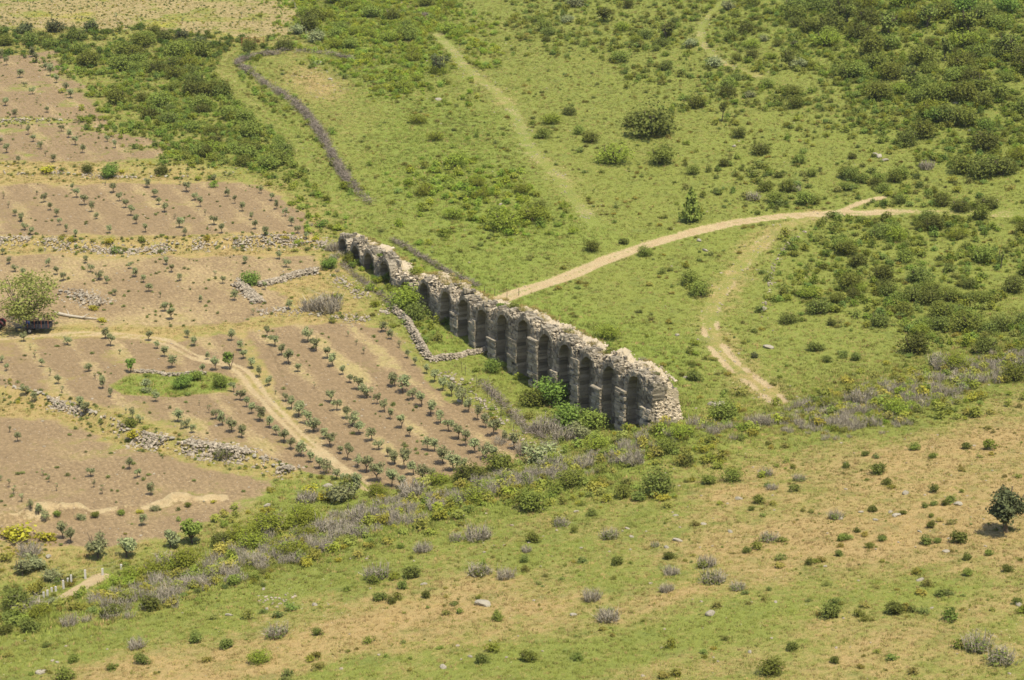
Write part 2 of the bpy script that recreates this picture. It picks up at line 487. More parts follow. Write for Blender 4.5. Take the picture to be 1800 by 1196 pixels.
M['palewood'] = plain_material("bleached_wood", (0.50, 0.45, 0.37), 0.9, 4.0, 0.3)
M['ashlar'] = stone_material("weathered_ashlar", (0.275, 0.242, 0.188), 0.75)
M['rubble'] = stone_material("pale_rubble", (0.49, 0.42, 0.315), 0.4)
M['field_stone'] = stone_material("field_stone", (0.36, 0.31, 0.24), 0.5)
M['boulder'] = stone_material("limestone_boulder", (0.33, 0.30, 0.24), 0.7)
M['mortar'] = stone_material("mortar_core", (0.46, 0.39, 0.28), 0.45)
M['concrete'] = plain_material("pale_concrete", (0.62, 0.60, 0.56), 0.9, 8.0, 0.25)
M['wire'] = plain_material("wire", (0.25, 0.24, 0.23), 0.6, 3, 0.1, 0.6)
M['rust'] = plain_material("rusty_red_paint", (0.36, 0.12, 0.06), 0.7, 5.0, 0.4)
M['red'] = plain_material("faded_red_paint", (0.22, 0.03, 0.022), 0.5, 5.0, 0.25, spec=0.5)
M['darkmetal'] = plain_material("dark_blue_steel", (0.045, 0.05, 0.075), 0.6, 4.0, 0.4)
M['tyre'] = plain_material("tyre_rubber", (0.03, 0.029, 0.027), 0.9, 6.0, 0.3)
M['rim'] = plain_material("dusty_rim", (0.42, 0.39, 0.34), 0.6, 6.0, 0.3)
M['blue'] = plain_material("blue_plastic", (0.03, 0.07, 0.30), 0.5, 4.0, 0.2, spec=0.5)
M['stakewood'] = plain_material("stake_wood", (0.12, 0.095, 0.075), 0.9, 6.0, 0.3)

# ------------------------------------------------------------------ mesh helpers
def mesh_np(name, V, F, mat, tint=None, smooth=False, mats=None, midx=None):
    """V (n,3), F list of (m,k) arrays with equal k per array"""
    if not isinstance(F, (list, tuple)): F = [F]
    F = [np.asarray(f, np.int32) for f in F if len(f)]
    me = bpy.data.meshes.new(name)
    nv = len(V); nl = sum(f.size for f in F); nf = sum(len(f) for f in F)
    me.vertices.add(nv); me.loops.add(nl); me.polygons.add(nf)
    me.vertices.foreach_set("co", np.ascontiguousarray(V, np.float32).ravel())
    me.loops.foreach_set("vertex_index", np.concatenate([f.ravel() for f in F]))
    st = []; tot = []; o = 0
    for f in F:
        k = f.shape[1]
        st.append(o + np.arange(len(f), dtype=np.int32) * k); tot.append(np.full(len(f), k, np.int32)); o += f.size
    me.polygons.foreach_set("loop_start", np.concatenate(st))
    try: me.polygons.foreach_set("loop_total", np.concatenate(tot))
    except Exception: pass
    for q in (mats or [mat]): me.materials.append(q)
    if midx is not None: me.polygons.foreach_set("material_index", np.asarray(midx, np.int32))
    me.polygons.foreach_set("use_smooth", np.full(nf, bool(smooth)))
    if tint is not None:
        a = me.attributes.new("tint", 'FLOAT', 'POINT')
        a.data.foreach_set("value", np.asarray(tint, np.float32))
    me.update(calc_edges=True)
    return me

def link(name, data, parent=None, loc=None, rot=None, scale=None):
    o = bpy.data.objects.new(name, data)
    COL.objects.link(o)
    if parent is not None: o.parent = parent
    if loc is not None: o.location = loc
    if rot is not None: o.rotation_euler = rot
    if scale is not None: o.scale = scale
    return o

def tag(o, label, cat, group=None):
    o['label'] = label; o['category'] = cat
    if group: o['group'] = group
    return o

class MB:
    """collects boxes, tubes and free polygons into one mesh"""
    def __init__(s): s.V = []; s.F3 = []; s.F4 = []; s.T = []; s.n = 0
    def add(s, V, F, tint=1.0):
        V = np.asarray(V, float); F = np.asarray(F, np.int64)
        s.V.append(V); s.T.append(np.full(len(V), tint))
        (s.F3 if F.shape[1] == 3 else s.F4).append(F + s.n)
        s.n += len(V)
    BOXF = np.array([[0, 1, 3, 2], [4, 6, 7, 5], [0, 4, 5, 1], [2, 3, 7, 6], [0, 2, 6, 4], [1, 5, 7, 3]])
    def box(s, c, size, R=None, tint=1.0, jit=0.0):
        g = np.array([[x, y, z] for x in (-.5, .5) for y in (-.5, .5) for z in (-.5, .5)]) * np.asarray(size)
        if jit: g = g + RNG.normal(0, jit, g.shape)
        if R is not None: g = g @ np.asarray(R).T
        s.add(g + np.asarray(c), MB.BOXF, tint)
    def tube(s, pts, rad, k=6, tint=1.0, cap=True):
        P = np.asarray(pts, float); n = len(P)
        rad = np.broadcast_to(np.asarray(rad, float), (n,))
        T = np.gradient(P, axis=0); T /= np.linalg.norm(T, axis=1)[:, None] + 1e-9
        ref = np.array([0, 0, 1.0]) if abs(T[0][2]) < 0.8 else np.array([1.0, 0, 0])
        V = []
        for i in range(n):
            a = np.cross(T[i], ref); a /= np.linalg.norm(a) + 1e-9
            c = np.cross(T[i], a)
            for j in range(k):
                t = 2 * math.pi * j / k
                V.append(P[i] + rad[i] * (math.cos(t) * a + math.sin(t) * c))
        F = [[i * k + j, i * k + (j + 1) % k, (i + 1) * k + (j + 1) % k, (i + 1) * k + j] for i in range(n - 1) for j in range(k)]
        s.add(V, F, tint)
        if cap:
            base = s.n - n * k
            c0 = P[-1] + T[-1] * 1e-3
            s.V.append(np.array([c0])); s.T.append(np.array([tint])); s.n += 1
            s.F3.append(np.array([[base + (n - 1) * k + j, base + (n - 1) * k + (j + 1) % k, s.n - 1] for j in range(k)]))
    def mesh(s, name, mat, smooth=False):
        V = np.vstack(s.V)
        F = []
        if s.F4: F.append(np.vstack(s.F4))
        if s.F3: F.append(np.vstack(s.F3))
        return mesh_np(name, V, F, mat, np.concatenate(s.T), smooth)

def rotz(a):
    c, s = math.cos(a), math.sin(a)
    return np.array([[c, -s, 0], [s, c, 0], [0, 0, 1]])

def rand_rot(rng, n):
    q = rng.normal(size=(n, 4)); q /= np.linalg.norm(q, axis=1)[:, None]
    w, x, y, z = q.T
    return np.stack([np.stack([1 - 2 * (y * y + z * z), 2 * (x * y - z * w), 2 * (x * z + y * w)], -1),
                     np.stack([2 * (x * y + z * w), 1 - 2 * (x * x + z * z), 2 * (y * z - x * w)], -1),
                     np.stack([2 * (x * z - y * w), 2 * (y * z + x * w), 1 - 2 * (x * x + y * y)], -1)], 1)

# ------------------------------------------------------------------ the ground sheet
def build_ground():
    fine = np.radians(np.arange(-17.5, 17.501, 0.07))
    side = np.radians(np.concatenate([np.linspace(17.9, 30, 22), np.linspace(33, 180, 40)]))
    ang = np.concatenate([-side[::-1][1:], fine, side])       # measured from +Y towards +X
    rad = np.concatenate([np.linspace(6, 120, 50), np.geomspace(121, 640, 640), np.geomspace(645, 4500, 46)])
    A, R = np.meshgrid(ang, rad)
    X = (np.sin(A) * R).ravel(); Y = (np.cos(A) * R).ravel()
    Z = np.empty_like(X)
    for i in range(0, len(X), 120000): Z[i:i + 120000] = hterrain(X[i:i + 120000], Y[i:i + 120000])
    na, nr = len(ang), len(rad)
    globals()['hterrain'] = PolarGrid(ang, rad, Z.reshape(nr, na))
    cd = crease_d(X, Y); hd = hill_d(X, Y)
    wob = (fbm(X / 5, Y / 5, 51, 3) - 0.5) * 3.0
    soil = np.zeros_like(X); straw = np.zeros_like(X); dirt = np.zeros_like(X); gravel = np.zeros_like(X); yellow = np.zeros_like(X)
    reg = np.zeros(len(X), np.int8)
    patch = fbm(X / 7, Y / 7, 131, 3); phase = np.zeros_like(X)
    inside = {}
    for i, (k, (P, amt)) in enumerate(FIELDS.items()):
        sd = poly_sd(P, X, Y); inside[k] = sd
        soil = np.maximum(soil, (amt - 0.35 * sstep(0.52, 0.75, patch)) * sstep(-1.8, 2.2, sd + wob * 1.3))
        reg[sd > 0] = i + 1
        rd = ROWDIR.get(k, ROWDIR['terrace']); phase = np.where(sd > -3, X * rd[1] - Y * rd[0], phase)
        if k in ('main', 'terrace', 'upper', 'ring'):
            # strips of straw left along the tree rows
            ax = ROWDIR[k]
            ph = (X * ax[1] - Y * ax[0]) / ax[2] + ax[3]
            band = np.abs((ph % 1.0) - 0.5) * 2
            straw = np.where(sd > 0, np.maximum(straw, sstep(0.35, 1.0, band + (patch - 0.5) * 0.9) * ax[4] * (0.28 + 0.9 * patch)), straw)
        if k in ('pale',): straw = np.where(sd > 0, 0.12 + 0.6 * patch, straw)
        if k == 'lower': straw = np.where(sd > 0, 0.35 * patch + 0.75 * sstep(-30, -12, X), straw)
        if k == 'top': yellow = np.where(sd > 0, 0.42 * fbm(X / 14, Y / 30, 77, 3) / 0.5, yellow); straw = np.where(sd > 0, 0.6, straw)
    dry = 0.10 + 0.35 * (fbm(X / 22, Y / 22, 21, 4) - 0.4)
    fg = sstep(4, 26, cd)
    e = CREASE_N
    along = X * e[1] - Y * e[0]; acro = X * e[0] + Y * e[1]
    dry = np.where(cd > 0, 0.14 + fg * (0.15 + 1.25 * (fbm(along / 17, acro / 8, 23, 5, 0.6) - 0.48)), dry)
    for P, a in DRYPOLY:
        sd = poly_sd(P, X, Y); dry = dry + a * 0.62 * sstep(-6, 9, sd + wob * 1.6)
    for k, ww, aa in (('meadow', 5.0, 0.40), ('erosion', 5.0, 0.26), ('trail', 3.5, 0.22), ('road', 3.0, 0.25)):
        dd, _ = line_d(RUTS[k], X, Y); dry = dry + aa * sstep(ww, ww * 0.3, dd + wob * 1.6) * (0.3 + 1.2 * patch)
    left = sstep(8, -8, X + 22 - 0.0 * Y) * sstep(2, -4, cd)
    dry = np.clip(dry + 0.22 * left, 0, 1.2)
    dry = dry - 0.2 * sstep(10, 60, hd)
    lush = 0.25 + 0.2 * (fbm(X / 30, Y / 30, 29, 3) - 0.5)
    for P, a in LUSHPOLY:
        sd = poly_sd(P, X, Y); k = sstep(-8, 8, sd + wob)
        lush = np.maximum(lush, a * k); dry = dry * (1 - 0.6 * k)
    for P in (RING, TRI):
        sd = poly_sd(P, X, Y); k = sstep(-1, 1, sd + wob * 0.3)
        lush = np.maximum(lush, 0.9 * k); soil = soil * (1 - k); dry = dry * (1 - 0.7 * k); straw *= (1 - k)
    shade = np.zeros_like(X)
    spec = {'road': (1.25, 1.0, 0.55), 'fork': (0.7, 0.8, 0.3), 'orchard': (0.95, 0.85, 0.1), 'slab': (0.9, 1.3, 0.0),
            'meadow': (2.5, 0.33, 0.8), 'erosion': (1.7, 0.27, 0.95), 'trail': (0.9, 0.29, 0.7), 'lane': (1.4, 0.26, 0.2), 'topbit': (1.2, 0.42, 0.6)}
    rid = {}
    for j, (k, (wd, amt, gr)) in enumerate(spec.items()):
        d, so = line_d(RUTS[k], X, Y)
        f = sstep(wd + 0.7, wd - 0.5, d + wob * (0.3 if k in ('road', 'orchard', 'slab', 'fork') else 0.8))
        if k in ('lane', 'meadow'): f = f * (0.35 + 1.2 * np.exp(-((d - 1.0) / 0.42) ** 2))
        if k in ('erosion', 'trail', 'meadow', 'topbit'): f = f * (0.25 + 1.25 * sstep(0.30, 0.62, fbm(X / 3.5, Y / 3.5, 140 + j, 3)))
        if k in ('road', 'orchard'): f = f * (1 - (0.62 if k == 'road' else 0.75) * np.exp(-(d / 0.38) ** 2) * sstep(0.3, 0.6, patch))
        if k == 'road':
            u, v, _ = project(X, Y, Z); f = f * (1 - 0.55 * sstep(1520, 1640, u))
        if k == 'meadow':
            u, v, _ = project(X, Y, Z); f = f * (0.75 + 0.9 * sstep(520, 620, v))
        dirt = np.maximum(dirt, amt * f); gravel = np.maximum(gravel, gr * sstep(wd + 2.5, wd, d + wob))
        reg[(d < wd) & (cd < 20)] = 20 + j
    d, _ = line_d(BANK, X, Y)
    f = sstep(1.1, 0.25, d + wob * 0.6); dirt = np.maximum(dirt, f * (0.2 + 0.7 * sstep(0.35, 0.6, fbm(X / 2.5, Y / 2.5, 133, 3)))); reg[d < 1.0] = 40
    # stony terrace edges
    for L, a, w in STEPS[:4]:
        d, _ = line_d(L, X, Y); gravel = np.maximum(gravel, 0.75 * sstep(4.0, 1.0, d + wob)); soil *= 1 - 0.6 * sstep(2.6, 1.0, d)
    gravel = np.maximum(gravel, 0.40 * sstep(0.5, 0.75, fbm(X / 12, Y / 12, 61, 3)) * (cd > 0))
    gravel = np.maximum(gravel, 0.45 * np.clip(soil, 0, 1))
    reg[(reg == 0) & (cd > 0)] = 50
    reg[(reg == 0) & (hd > 25)] = 51
    mask = np.stack([soil, dirt, np.clip(dry, 0, 1), np.clip(lush, 0, 1)], 1).astype(np.float32)
    mask2 = np.stack([straw, gravel, yellow, phase], 1).astype(np.float32)
    idx = (np.arange(nr - 1)[:, None] * na + np.arange(na - 1)[None, :]).ravel()
    quad = np.stack([idx, idx + 1, idx + na + 1, idx + na], 1)[:, ::-1]
    # close the ring behind the camera
    e0 = np.arange(nr - 1) * na
    quad = np.vstack([quad, np.stack([e0 + na - 1, e0, e0 + na, e0 + 2 * na - 1], 1)[:, ::-1]])
    V = np.stack([X, Y, Z], 1)
    freg = reg[quad[:, 3]]
    names = {0: 'meadow', 50: 'hillside', 51: 'far_hillside', 40: 'earth_bank'}
    for i, k in enumerate(FIELDS): names[i + 1] = 'ploughed_field' if k != 'top' else 'fallow_field'
    for j, k in enumerate(spec): names[20 + j] = {'road': 'dirt_road', 'fork': 'dirt_road', 'orchard': 'farm_track', 'slab': 'path'}.get(k, 'grassy_track')
    labels = {0: 'green meadow grass behind the ruined aqueduct', 50: 'grassy hillside with dry patches in front of the valley', 51: 'scrub covered hillside rising in the distance', 40: 'pale bank of sandy earth along the lower field'}
    fl = {'upper': 'upper brown field beside the dense scrub', 'terrace': 'tilled terrace above the rubble strip', 'pale': 'pale worked ground behind the cart', 'main': 'ploughed orchard beside the aqueduct', 'ring': 'worked ground around the green oval', 'lower': 'brown field above the sandy bank', 'top': 'yellowish fallow field behind the dark hedge'}
    for i, k in enumerate(FIELDS): labels[i + 1] = fl[k]
    rl = {'road': 'pale dirt road leaving the aqueduct across the meadow', 'fork': 'narrow fork of the dirt road', 'orchard': 'sandy farm track curving through the olive orchard', 'slab': 'short pale path beside the white fence posts', 'meadow': 'worn stony track curving down the meadow', 'erosion': 'eroded stony trail down the green slope', 'trail': 'faint trail on the far slope', 'lane': 'grassy lane between the scrub and the brushwood hedge', 'topbit': 'bare earth patch on the upper slope'}
    for j, k in enumerate(spec): labels[20 + j] = rl[k]
    for r in np.unique(freg):
        q = quad[freg == r]
        used, inv = np.unique(q, return_inverse=True)
        me = mesh_np(names[r], V[used], inv.reshape(q.shape), M['ground'], smooth=True)
        for an, arr in (('mask', mask), ('mask2', mask2)):
            a = me.attributes.new(an, 'FLOAT_COLOR', 'POINT')
            a.data.foreach_set("color", arr[used].ravel())
        o = link(names[r], me)
        o['kind'] = 'structure'; o['label'] = labels[r]

def rowdir(p, q, spacing, strength):
    """tree-row direction from two photograph points, spacing in metres"""
    w = U([p, q]); d = w[1] - w[0]; d = d / np.linalg.norm(d)
    ph = -(w[0][0] * d[1] - w[0][1] * d[0]) / spacing
    return (d[0], d[1], spacing, ph, strength)

ROWDIR = {
    'main': rowdir((468, 594), (742, 846), 6.4, 0.85),
    'terrace': rowdir((127, 335), (170, 385), 5.6, 0.55),
    'upper': rowdir((57, 102), (124, 173), 6.0, 0.55),
    'ring': rowdir((41, 600), (110, 692), 6.0, 0.7),
}
build_ground()

# ------------------------------------------------------------------ ground colour in numbers, for the grass that grows from it
def mask_fields(x, y):
    s = np.zeros_like(x)
    for k, (P, a) in FIELDS.items(): s = np.maximum(s, np.where(poly_sd(P, x, y) > -0.3, a, 0))
    for P in (RING, TRI): s = np.where(poly_sd(P, x, y) > 0, 0, s)
    return s

def mask_tracks(x, y):
    d = np.full(x.shape, 1e9)
    for k, w in (('road', 1.7), ('orchard', 1.6), ('fork', 0.9), ('slab', 1.1), ('meadow', 1.3), ('erosion', 1.2), ('trail', 0.8)):
        d = np.minimum(d, line_d(RUTS[k], x, y)[0] - w)
    d = np.minimum(d, line_d(BANK, x, y)[0] - 1.4)
    return d

def grass_state(x, y):
    cd = crease_d(x, y); hd = hill_d(x, y)
    along = x * CREASE_N[1] - y * CREASE_N[0]; acro = x * CREASE_N[0] + y * CREASE_N[1]
    dry = 0.10 + 0.35 * (fbm(x / 22, y / 22, 21, 4) - 0.4)
    dry = np.where(cd > 0, 0.14 + sstep(4, 26, cd) * (0.15 + 1.25 * (fbm(along / 17, acro / 8, 23, 5, 0.6) - 0.48)), dry)
    wob = (fbm(x / 5, y / 5, 51, 3) - 0.5) * 3.0
    for P, a in DRYPOLY: dry = dry + a * 0.62 * sstep(-6, 9, poly_sd(P, x, y) + wob * 1.6)
    dry = dry + 0.22 * sstep(8, -8, x + 22) * sstep(2, -4, cd) - 0.2 * sstep(10, 60, hd)
    lush = 0.25 + 0.2 * (fbm(x / 30, y / 30, 29, 3) - 0.5)
    for P, a in LUSHPOLY:
        k = sstep(-8, 8, poly_sd(P, x, y) + wob); lush = np.maximum(lush, a * k); dry = dry * (1 - 0.6 * k)
    for P in (RING, TRI):
        k = sstep(-1, 1, poly_sd(P, x, y)); lush = np.maximum(lush, 0.9 * k); dry = dry * (1 - 0.7 * k)
    return np.clip(dry, 0, 1), np.clip(lush, 0, 1)

# ------------------------------------------------------------------ scattering by geometry nodes
def template_collection(name, meshes):
    c = bpy.data.collections.new(name)
    for i, me in enumerate(meshes):
        o = bpy.data.objects.new("%s_%02d" % (name, i), me)
        c.objects.link(o)
    return c

def scatter(name, label, P, rot, scl, col, idx, coll):
    me = bpy.data.meshes.new(name)
    me.vertices.add(len(P)); me.vertices.foreach_set("co", P.astype(np.float32).ravel())
    for an, t, arr, key in (("rot", 'FLOAT', rot, "value"), ("scl", 'FLOAT_VECTOR', scl, "vector"), ("col", 'FLOAT_COLOR', col, "color"), ("pick", 'INT', idx, "value")):
        a = me.attributes.new(an, t, 'POINT'); a.data.foreach_set(key, np.ascontiguousarray(arr).ravel())
    o = link(name, me)
    ng = bpy.data.node_groups.new(name + "_nodes", 'GeometryNodeTree')
    ng.interface.new_socket("Geometry", in_out='INPUT', socket_type='NodeSocketGeometry')
    ng.interface.new_socket("Geometry", in_out='OUTPUT', socket_type='NodeSocketGeometry')
    n = ng.nodes; l = ng.links
    gi = n.new("NodeGroupInput"); go = n.new("NodeGroupOutput")
    ip = n.new("GeometryNodeInstanceOnPoints")
    ci = n.new("GeometryNodeCollectionInfo"); ci.inputs['Collection'].default_value = coll
    ci.inputs['Separate Children'].default_value = True; ci.inputs['Reset Children'].default_value = True
    def named(nm, dt):
        x = n.new("GeometryNodeInputNamedAttribute"); x.data_type = dt; x.inputs['Name'].default_value = nm
        return x.outputs['Attribute']
    cx = n.new("ShaderNodeCombineXYZ"); l.new(named("rot", 'FLOAT'), cx.inputs['Z'])
    l.new(gi.outputs[0], ip.inputs['Points']); l.new(ci.outputs[0], ip.inputs['Instance'])
    ip.inputs['Pick Instance'].default_value = True
    l.new(named("pick", 'INT'), ip.inputs['Instance Index'])
    l.new(cx.outputs[0], ip.inputs['Rotation']); l.new(named("scl", 'FLOAT_VECTOR'), ip.inputs['Scale'])
    l.new(ip.outputs[0], go.inputs[0])
    md = o.modifiers.new("scatter", 'NODES'); md.node_group = ng
    o['kind'] = 'stuff'; o['label'] = label
    return o

def sector_points(n, rng, umin=-160, umax=1960, vmin=-60, vmax=1290, rmin=120, rmax=640):
    """points evenly spread over the part of the ground that the view takes in, and some beyond its sides"""
    out = []
    k = 0
    amax = math.atan(1060 / FPX) + 0.03
    while k < n:
        m = int((n - k) * 1.6) + 2000
        a = rng.uniform(-amax, amax, m); r = np.sqrt(rng.uniform(rmin ** 2, rmax ** 2, m))
        x = np.sin(a) * r; y = np.cos(a) * r
        z = hterrain(x, y)
        u, v, _ = project(x, y, z)
        ok = (u > umin) & (u < umax) & (v > vmin) & (v < vmax)
        out.append(np.stack([x, y, z, u, v], 1)[ok]); k += ok.sum()
    return np.vstack(out)[:n]

def make_tuft(seed, blades=16, spread=0.32, h=0.34, w=0.05):
    r = np.random.default_rng(seed)
    V = []; F = []
    for i in range(blades):
        a = r.uniform(0, 6.28); d = spread * math.sqrt(r.uniform())
        b = np.array([math.cos(a) * d, math.sin(a) * d, -0.03])
        t = r.uniform(0, 6.28); hh = h * r.uniform(0.5, 1.1)
        lean = np.array([math.cos(a), math.sin(a), 0]) * r.uniform(0.0, 0.25)
        s = np.array([math.cos(t), math.sin(t), 0]) * w * r.uniform(0.6, 1.4)
        k = len(V)
        V += [b - s, b + s, b + lean + np.array([0, 0, hh])]
        F.append([k, k + 1, k + 2])
    return mesh_np("tuft", np.array(V), np.array(F), M['grass'])

C3 = lambda c: np.array(c)
tufts = template_collection("tufts", [make_tuft(100 + i, 16, 0.36, 0.22 + 0.05 * i, 0.035) for i in range(5)])

def grass_cover(name, label, n, region, size, seed, bright=1.0):
    rng = np.random.default_rng(seed)
    P = sector_points(n, rng)
    x, y = P[:, 0], P[:, 1]
    keep = region(x, y, rng)
    P = P[keep]; x, y = P[:, 0], P[:, 1]
    dry, lush = grass_state(x, y)
    m = len(x)
    dn = sstep(0.2, 0.9, dry + rng.normal(0, 0.42, m))
    ln = np.clip(lush + rng.normal(0, 0.25, m), 0, 1)
    col = C3(C_OLIVE)[None] * (1 - ln)[:, None] + C3(C_LUSH)[None] * ln[:, None]
    col = col * (1 - dn)[:, None] + C3(C_DRY)[None] * dn[:, None]
    col = col * (bright * rng.uniform(0.68, 1.25, m) * (0.66 + 0.68 * fbm(x / 4, y / 4, 91, 2)))[:, None]
    s = size * rng.uniform(0.6, 1.35, m) * (0.7 + 0.6 * lush) * (1 + 0.7 * np.exp(-((crease_d(x, y) - 6) / 14) ** 2))
    scl = np.stack([s, s, s * rng.uniform(0.7, 1.2, m)], 1)
    return scatter(name, label, P[:, :3], rng.uniform(0, 6.28, m).astype(np.float32), scl.astype(np.float32),
                   np.concatenate([col, np.ones((m, 1))], 1).astype(np.float32), rng.integers(0, 5, m).astype(np.int32), tufts)

def reg_fore(x, y, rng):
    return (crease_d(x, y) > -4) & (mask_tracks(x, y) > 0)

def reg_mead(x, y, rng):
    return (crease_d(x, y) <= -4) & (mask_tracks(x, y) > 0) & (rng.uniform(size=x.shape) > mask_fields(x, y) * 1.1)

grass_cover('hillside_grass', 'short green and straw coloured grass on the near hillside', 420000, reg_fore, 0.7, 301)
grass_cover('meadow_grass', 'short green grass over the meadow and field edges', 300000, reg_mead, 0.8, 302)

# ------------------------------------------------------------------ foliage meshes (unit size: about 1 wide, 1 high)
def leaf_cloud(seed, lobes, n, size, up=0.25, shell=0.55, aspect=0.6):
    """leaf quads spread through a union of ellipsoids; lobes = (cx,cy,cz,rx,ry,rz)"""
    r = np.random.default_rng(seed)
    L = np.array(lobes, float)
    vol = L[:, 3] * L[:, 4] * L[:, 5]
    pick = r.choice(len(L), n, p=vol ** 0.67 / (vol ** 0.67).sum())
    d = r.normal(size=(n, 3)); d /= np.linalg.norm(d, axis=1)[:, None]
    rad = shell + (1 - shell) * r.uniform(size=n) ** 0.6
    rad *= r.uniform(0.75, 1.12, n)
    C = L[pick, :3] + d * rad[:, None] * L[pick, 3:]
    ok = C[:, 2] > 0.015
    C = C[ok]; d = d[ok]; m = len(C)
    nrm = d * 0.7 + r.normal(size=(m, 3)) * 0.55 + np.array([0, 0, up])
    nrm /= np.linalg.norm(nrm, axis=1)[:, None]
    t = np.cross(nrm, r.normal(size=(m, 3))); t /= np.linalg.norm(t, axis=1)[:, None]
    b = np.cross(nrm, t)
    s = size * r.uniform(0.55, 1.35, m)[:, None]
    V = np.stack([C - t * s, C - b * s * aspect + nrm * s * 0.15, C + t * s, C + b * s * aspect + nrm * s * 0.15], 1).reshape(-1, 3)
    F = np.arange(4 * m).reshape(m, 4)
    tint = np.repeat(r.uniform(0.62, 1.3, m), 4)
    return V, F, tint

def shrub_lobes(r, n=6, low=True, wide=0.5, high=1.0):
    L = []
    for i in range(n):
        a = r.uniform(0, 6.28); d = wide * 0.55 * math.sqrt(r.uniform())
        s = r.uniform(0.22, 0.36)
        z = r.uniform(0.22, 0.68) * (1 - 0.5 * d / wide)
        L.append((math.cos(a) * d, math.sin(a) * d, z * high, s, s, s * r.uniform(0.7, 1.0) * high))
    L.append((0, 0, 0.32 * high, wide * 0.72, wide * 0.72, 0.34 * high))
    return L

def shrub_mesh(name, seed, mat, n=420, size=0.075, nl=6, high=1.0, aspect=0.6):
    r = np.random.default_rng(seed)
    V, F, t = leaf_cloud(seed, shrub_lobes(r, nl, high=high), n, size, aspect=aspect)
    mb = MB(); mb.add(V, F); mb.T = [t]
    nleaf = len(F)
    for i in range(5):
        a = r.uniform(0, 6.28)
        mb.tube([(0, 0, -0.06), (math.cos(a) * 0.12, math.sin(a) * 0.12, 0.25), (math.cos(a) * 0.26, math.sin(a) * 0.26, 0.55 * high)], [0.03, 0.022, 0.01], 4)
    Vv = np.vstack(mb.V); F4 = np.vstack(mb.F4); F3 = np.vstack(mb.F3)
    mi = np.concatenate([np.zeros(nleaf), np.ones(len(F4) - nleaf), np.ones(len(F3))])
    return mesh_np(name, Vv, [F4, F3], None, np.concatenate(mb.T), False, [mat, M['bark']], mi)

def cone_mesh(name, seed, mat, n=520, size=0.07):
    r = np.random.default_rng(seed)
    L = [(0, 0, 0.22, 0.46, 0.46, 0.2), (0.03, 0, 0.45, 0.34, 0.34, 0.2), (-0.02, 0.02, 0.68, 0.22, 0.22, 0.17), (0, 0, 0.88, 0.1, 0.1, 0.13)]
    V, F, t = leaf_cloud(seed, L, n, size)
    return mesh_np(name, V, F, mat, t)

def twig_mesh(name, seed, n=260, spread=0.5, leafmat=None, nleaf=0):
    r = np.random.default_rng(seed)
    V = []; F = []; T = []
    for i in range(n):
        a = r.uniform(0, 6.28); d0 = 0.32 * math.sqrt(r.uniform())
        b = np.array([math.cos(a) * d0, math.sin(a) * d0, -0.03])
        out = r.uniform(0.05, 0.55)
        tip = b + np.array([math.cos(a + r.normal(0, .6)) * out * spread, math.sin(a + r.normal(0, .6)) * out * spread, r.uniform(0.45, 1.0) * (1 - 0.35 * out)])
        mid = (b + tip) / 2 + r.normal(0, 0.05, 3)
        w = r.normal(size=3); w[2] *= 0.2; w /= np.linalg.norm(w); w *= r.uniform(0.010, 0.019)
        k = len(V)
        V += [b - w, b + w, mid + w * 0.8, mid - w * 0.8, tip]
        F += [(k, k + 1, k + 2), (k, k + 2, k + 3), (k + 3, k + 2, k + 4)]
        T += [r.uniform(0.7, 1.3)] * 5
        # side twigs
        for q in range(2):
            s0 = mid + (tip - mid) * r.uniform(-0.6, 0.8); s1 = s0 + r.normal(0, 0.12, 3) + np.array([0, 0, 0.08])
            k = len(V); V += [s0 - w * .6, s0 + w * .6, s1]; F += [(k, k + 1, k + 2)]; T += [r.uniform(0.8, 1.4)] * 3
    mi = [0] * len(F)
    V = np.array(V); F3 = np.array(F)
    if nleaf:
        LV, LF, lt = leaf_cloud(seed + 5, [(0, 0, 0.18, 0.44, 0.44, 0.2), (0.12, -.1, 0.3, 0.25, 0.25, 0.2)], nleaf, 0.06)
        me = mesh_np(name, np.vstack([V, LV]), [LF + len(V), F3], None, np.concatenate([T, lt]), False, [M['twig'], leafmat], np.concatenate([np.ones(len(LF)), np.zeros(len(F3))]))
        return me
    return mesh_np(name, V, F3, M['twig'], T)

SHRUB = {
    'd': [shrub_mesh('dark_shrub', 400 + i, M['oak'], 820, 0.052, 7) for i in range(7)],
    'g': [shrub_mesh('green_shrub', 420 + i, M['green'], 840, 0.050, 8) for i in range(7)],
    'b': [shrub_mesh('bright_shrub', 440 + i, M['broom'], 900, 0.046, 9, aspect=0.45) for i in range(6)],
    'f': [shrub_mesh('fresh_shrub', 460 + i, M['fresh'], 800, 0.055, 8) for i in range(3)],
    'o': [shrub_mesh('evergreen_shrub', 470 + i, M['darktree'], 520, 0.06, 8) for i in range(3)],
    'v': [shrub_mesh('grey_green_shrub', 475 + i, M['olive'], 760, 0.048, 8) for i in range(4)],
    'y': [shrub_mesh('yellow_shrub', 480 + i, M['mustard'], 260, 0.07, 6) for i in range(4)],
    'c': [cone_mesh('conical_shrub', 490 + i, M['green']) for i in range(2)],
    't': [twig_mesh('thorn_bush', 500 + i, 150) for i in range(5)],
    'm': [twig_mesh('half_dry_bush', 520 + i, 90, 0.5, M['oak'], 150) for i in range(5)],
}

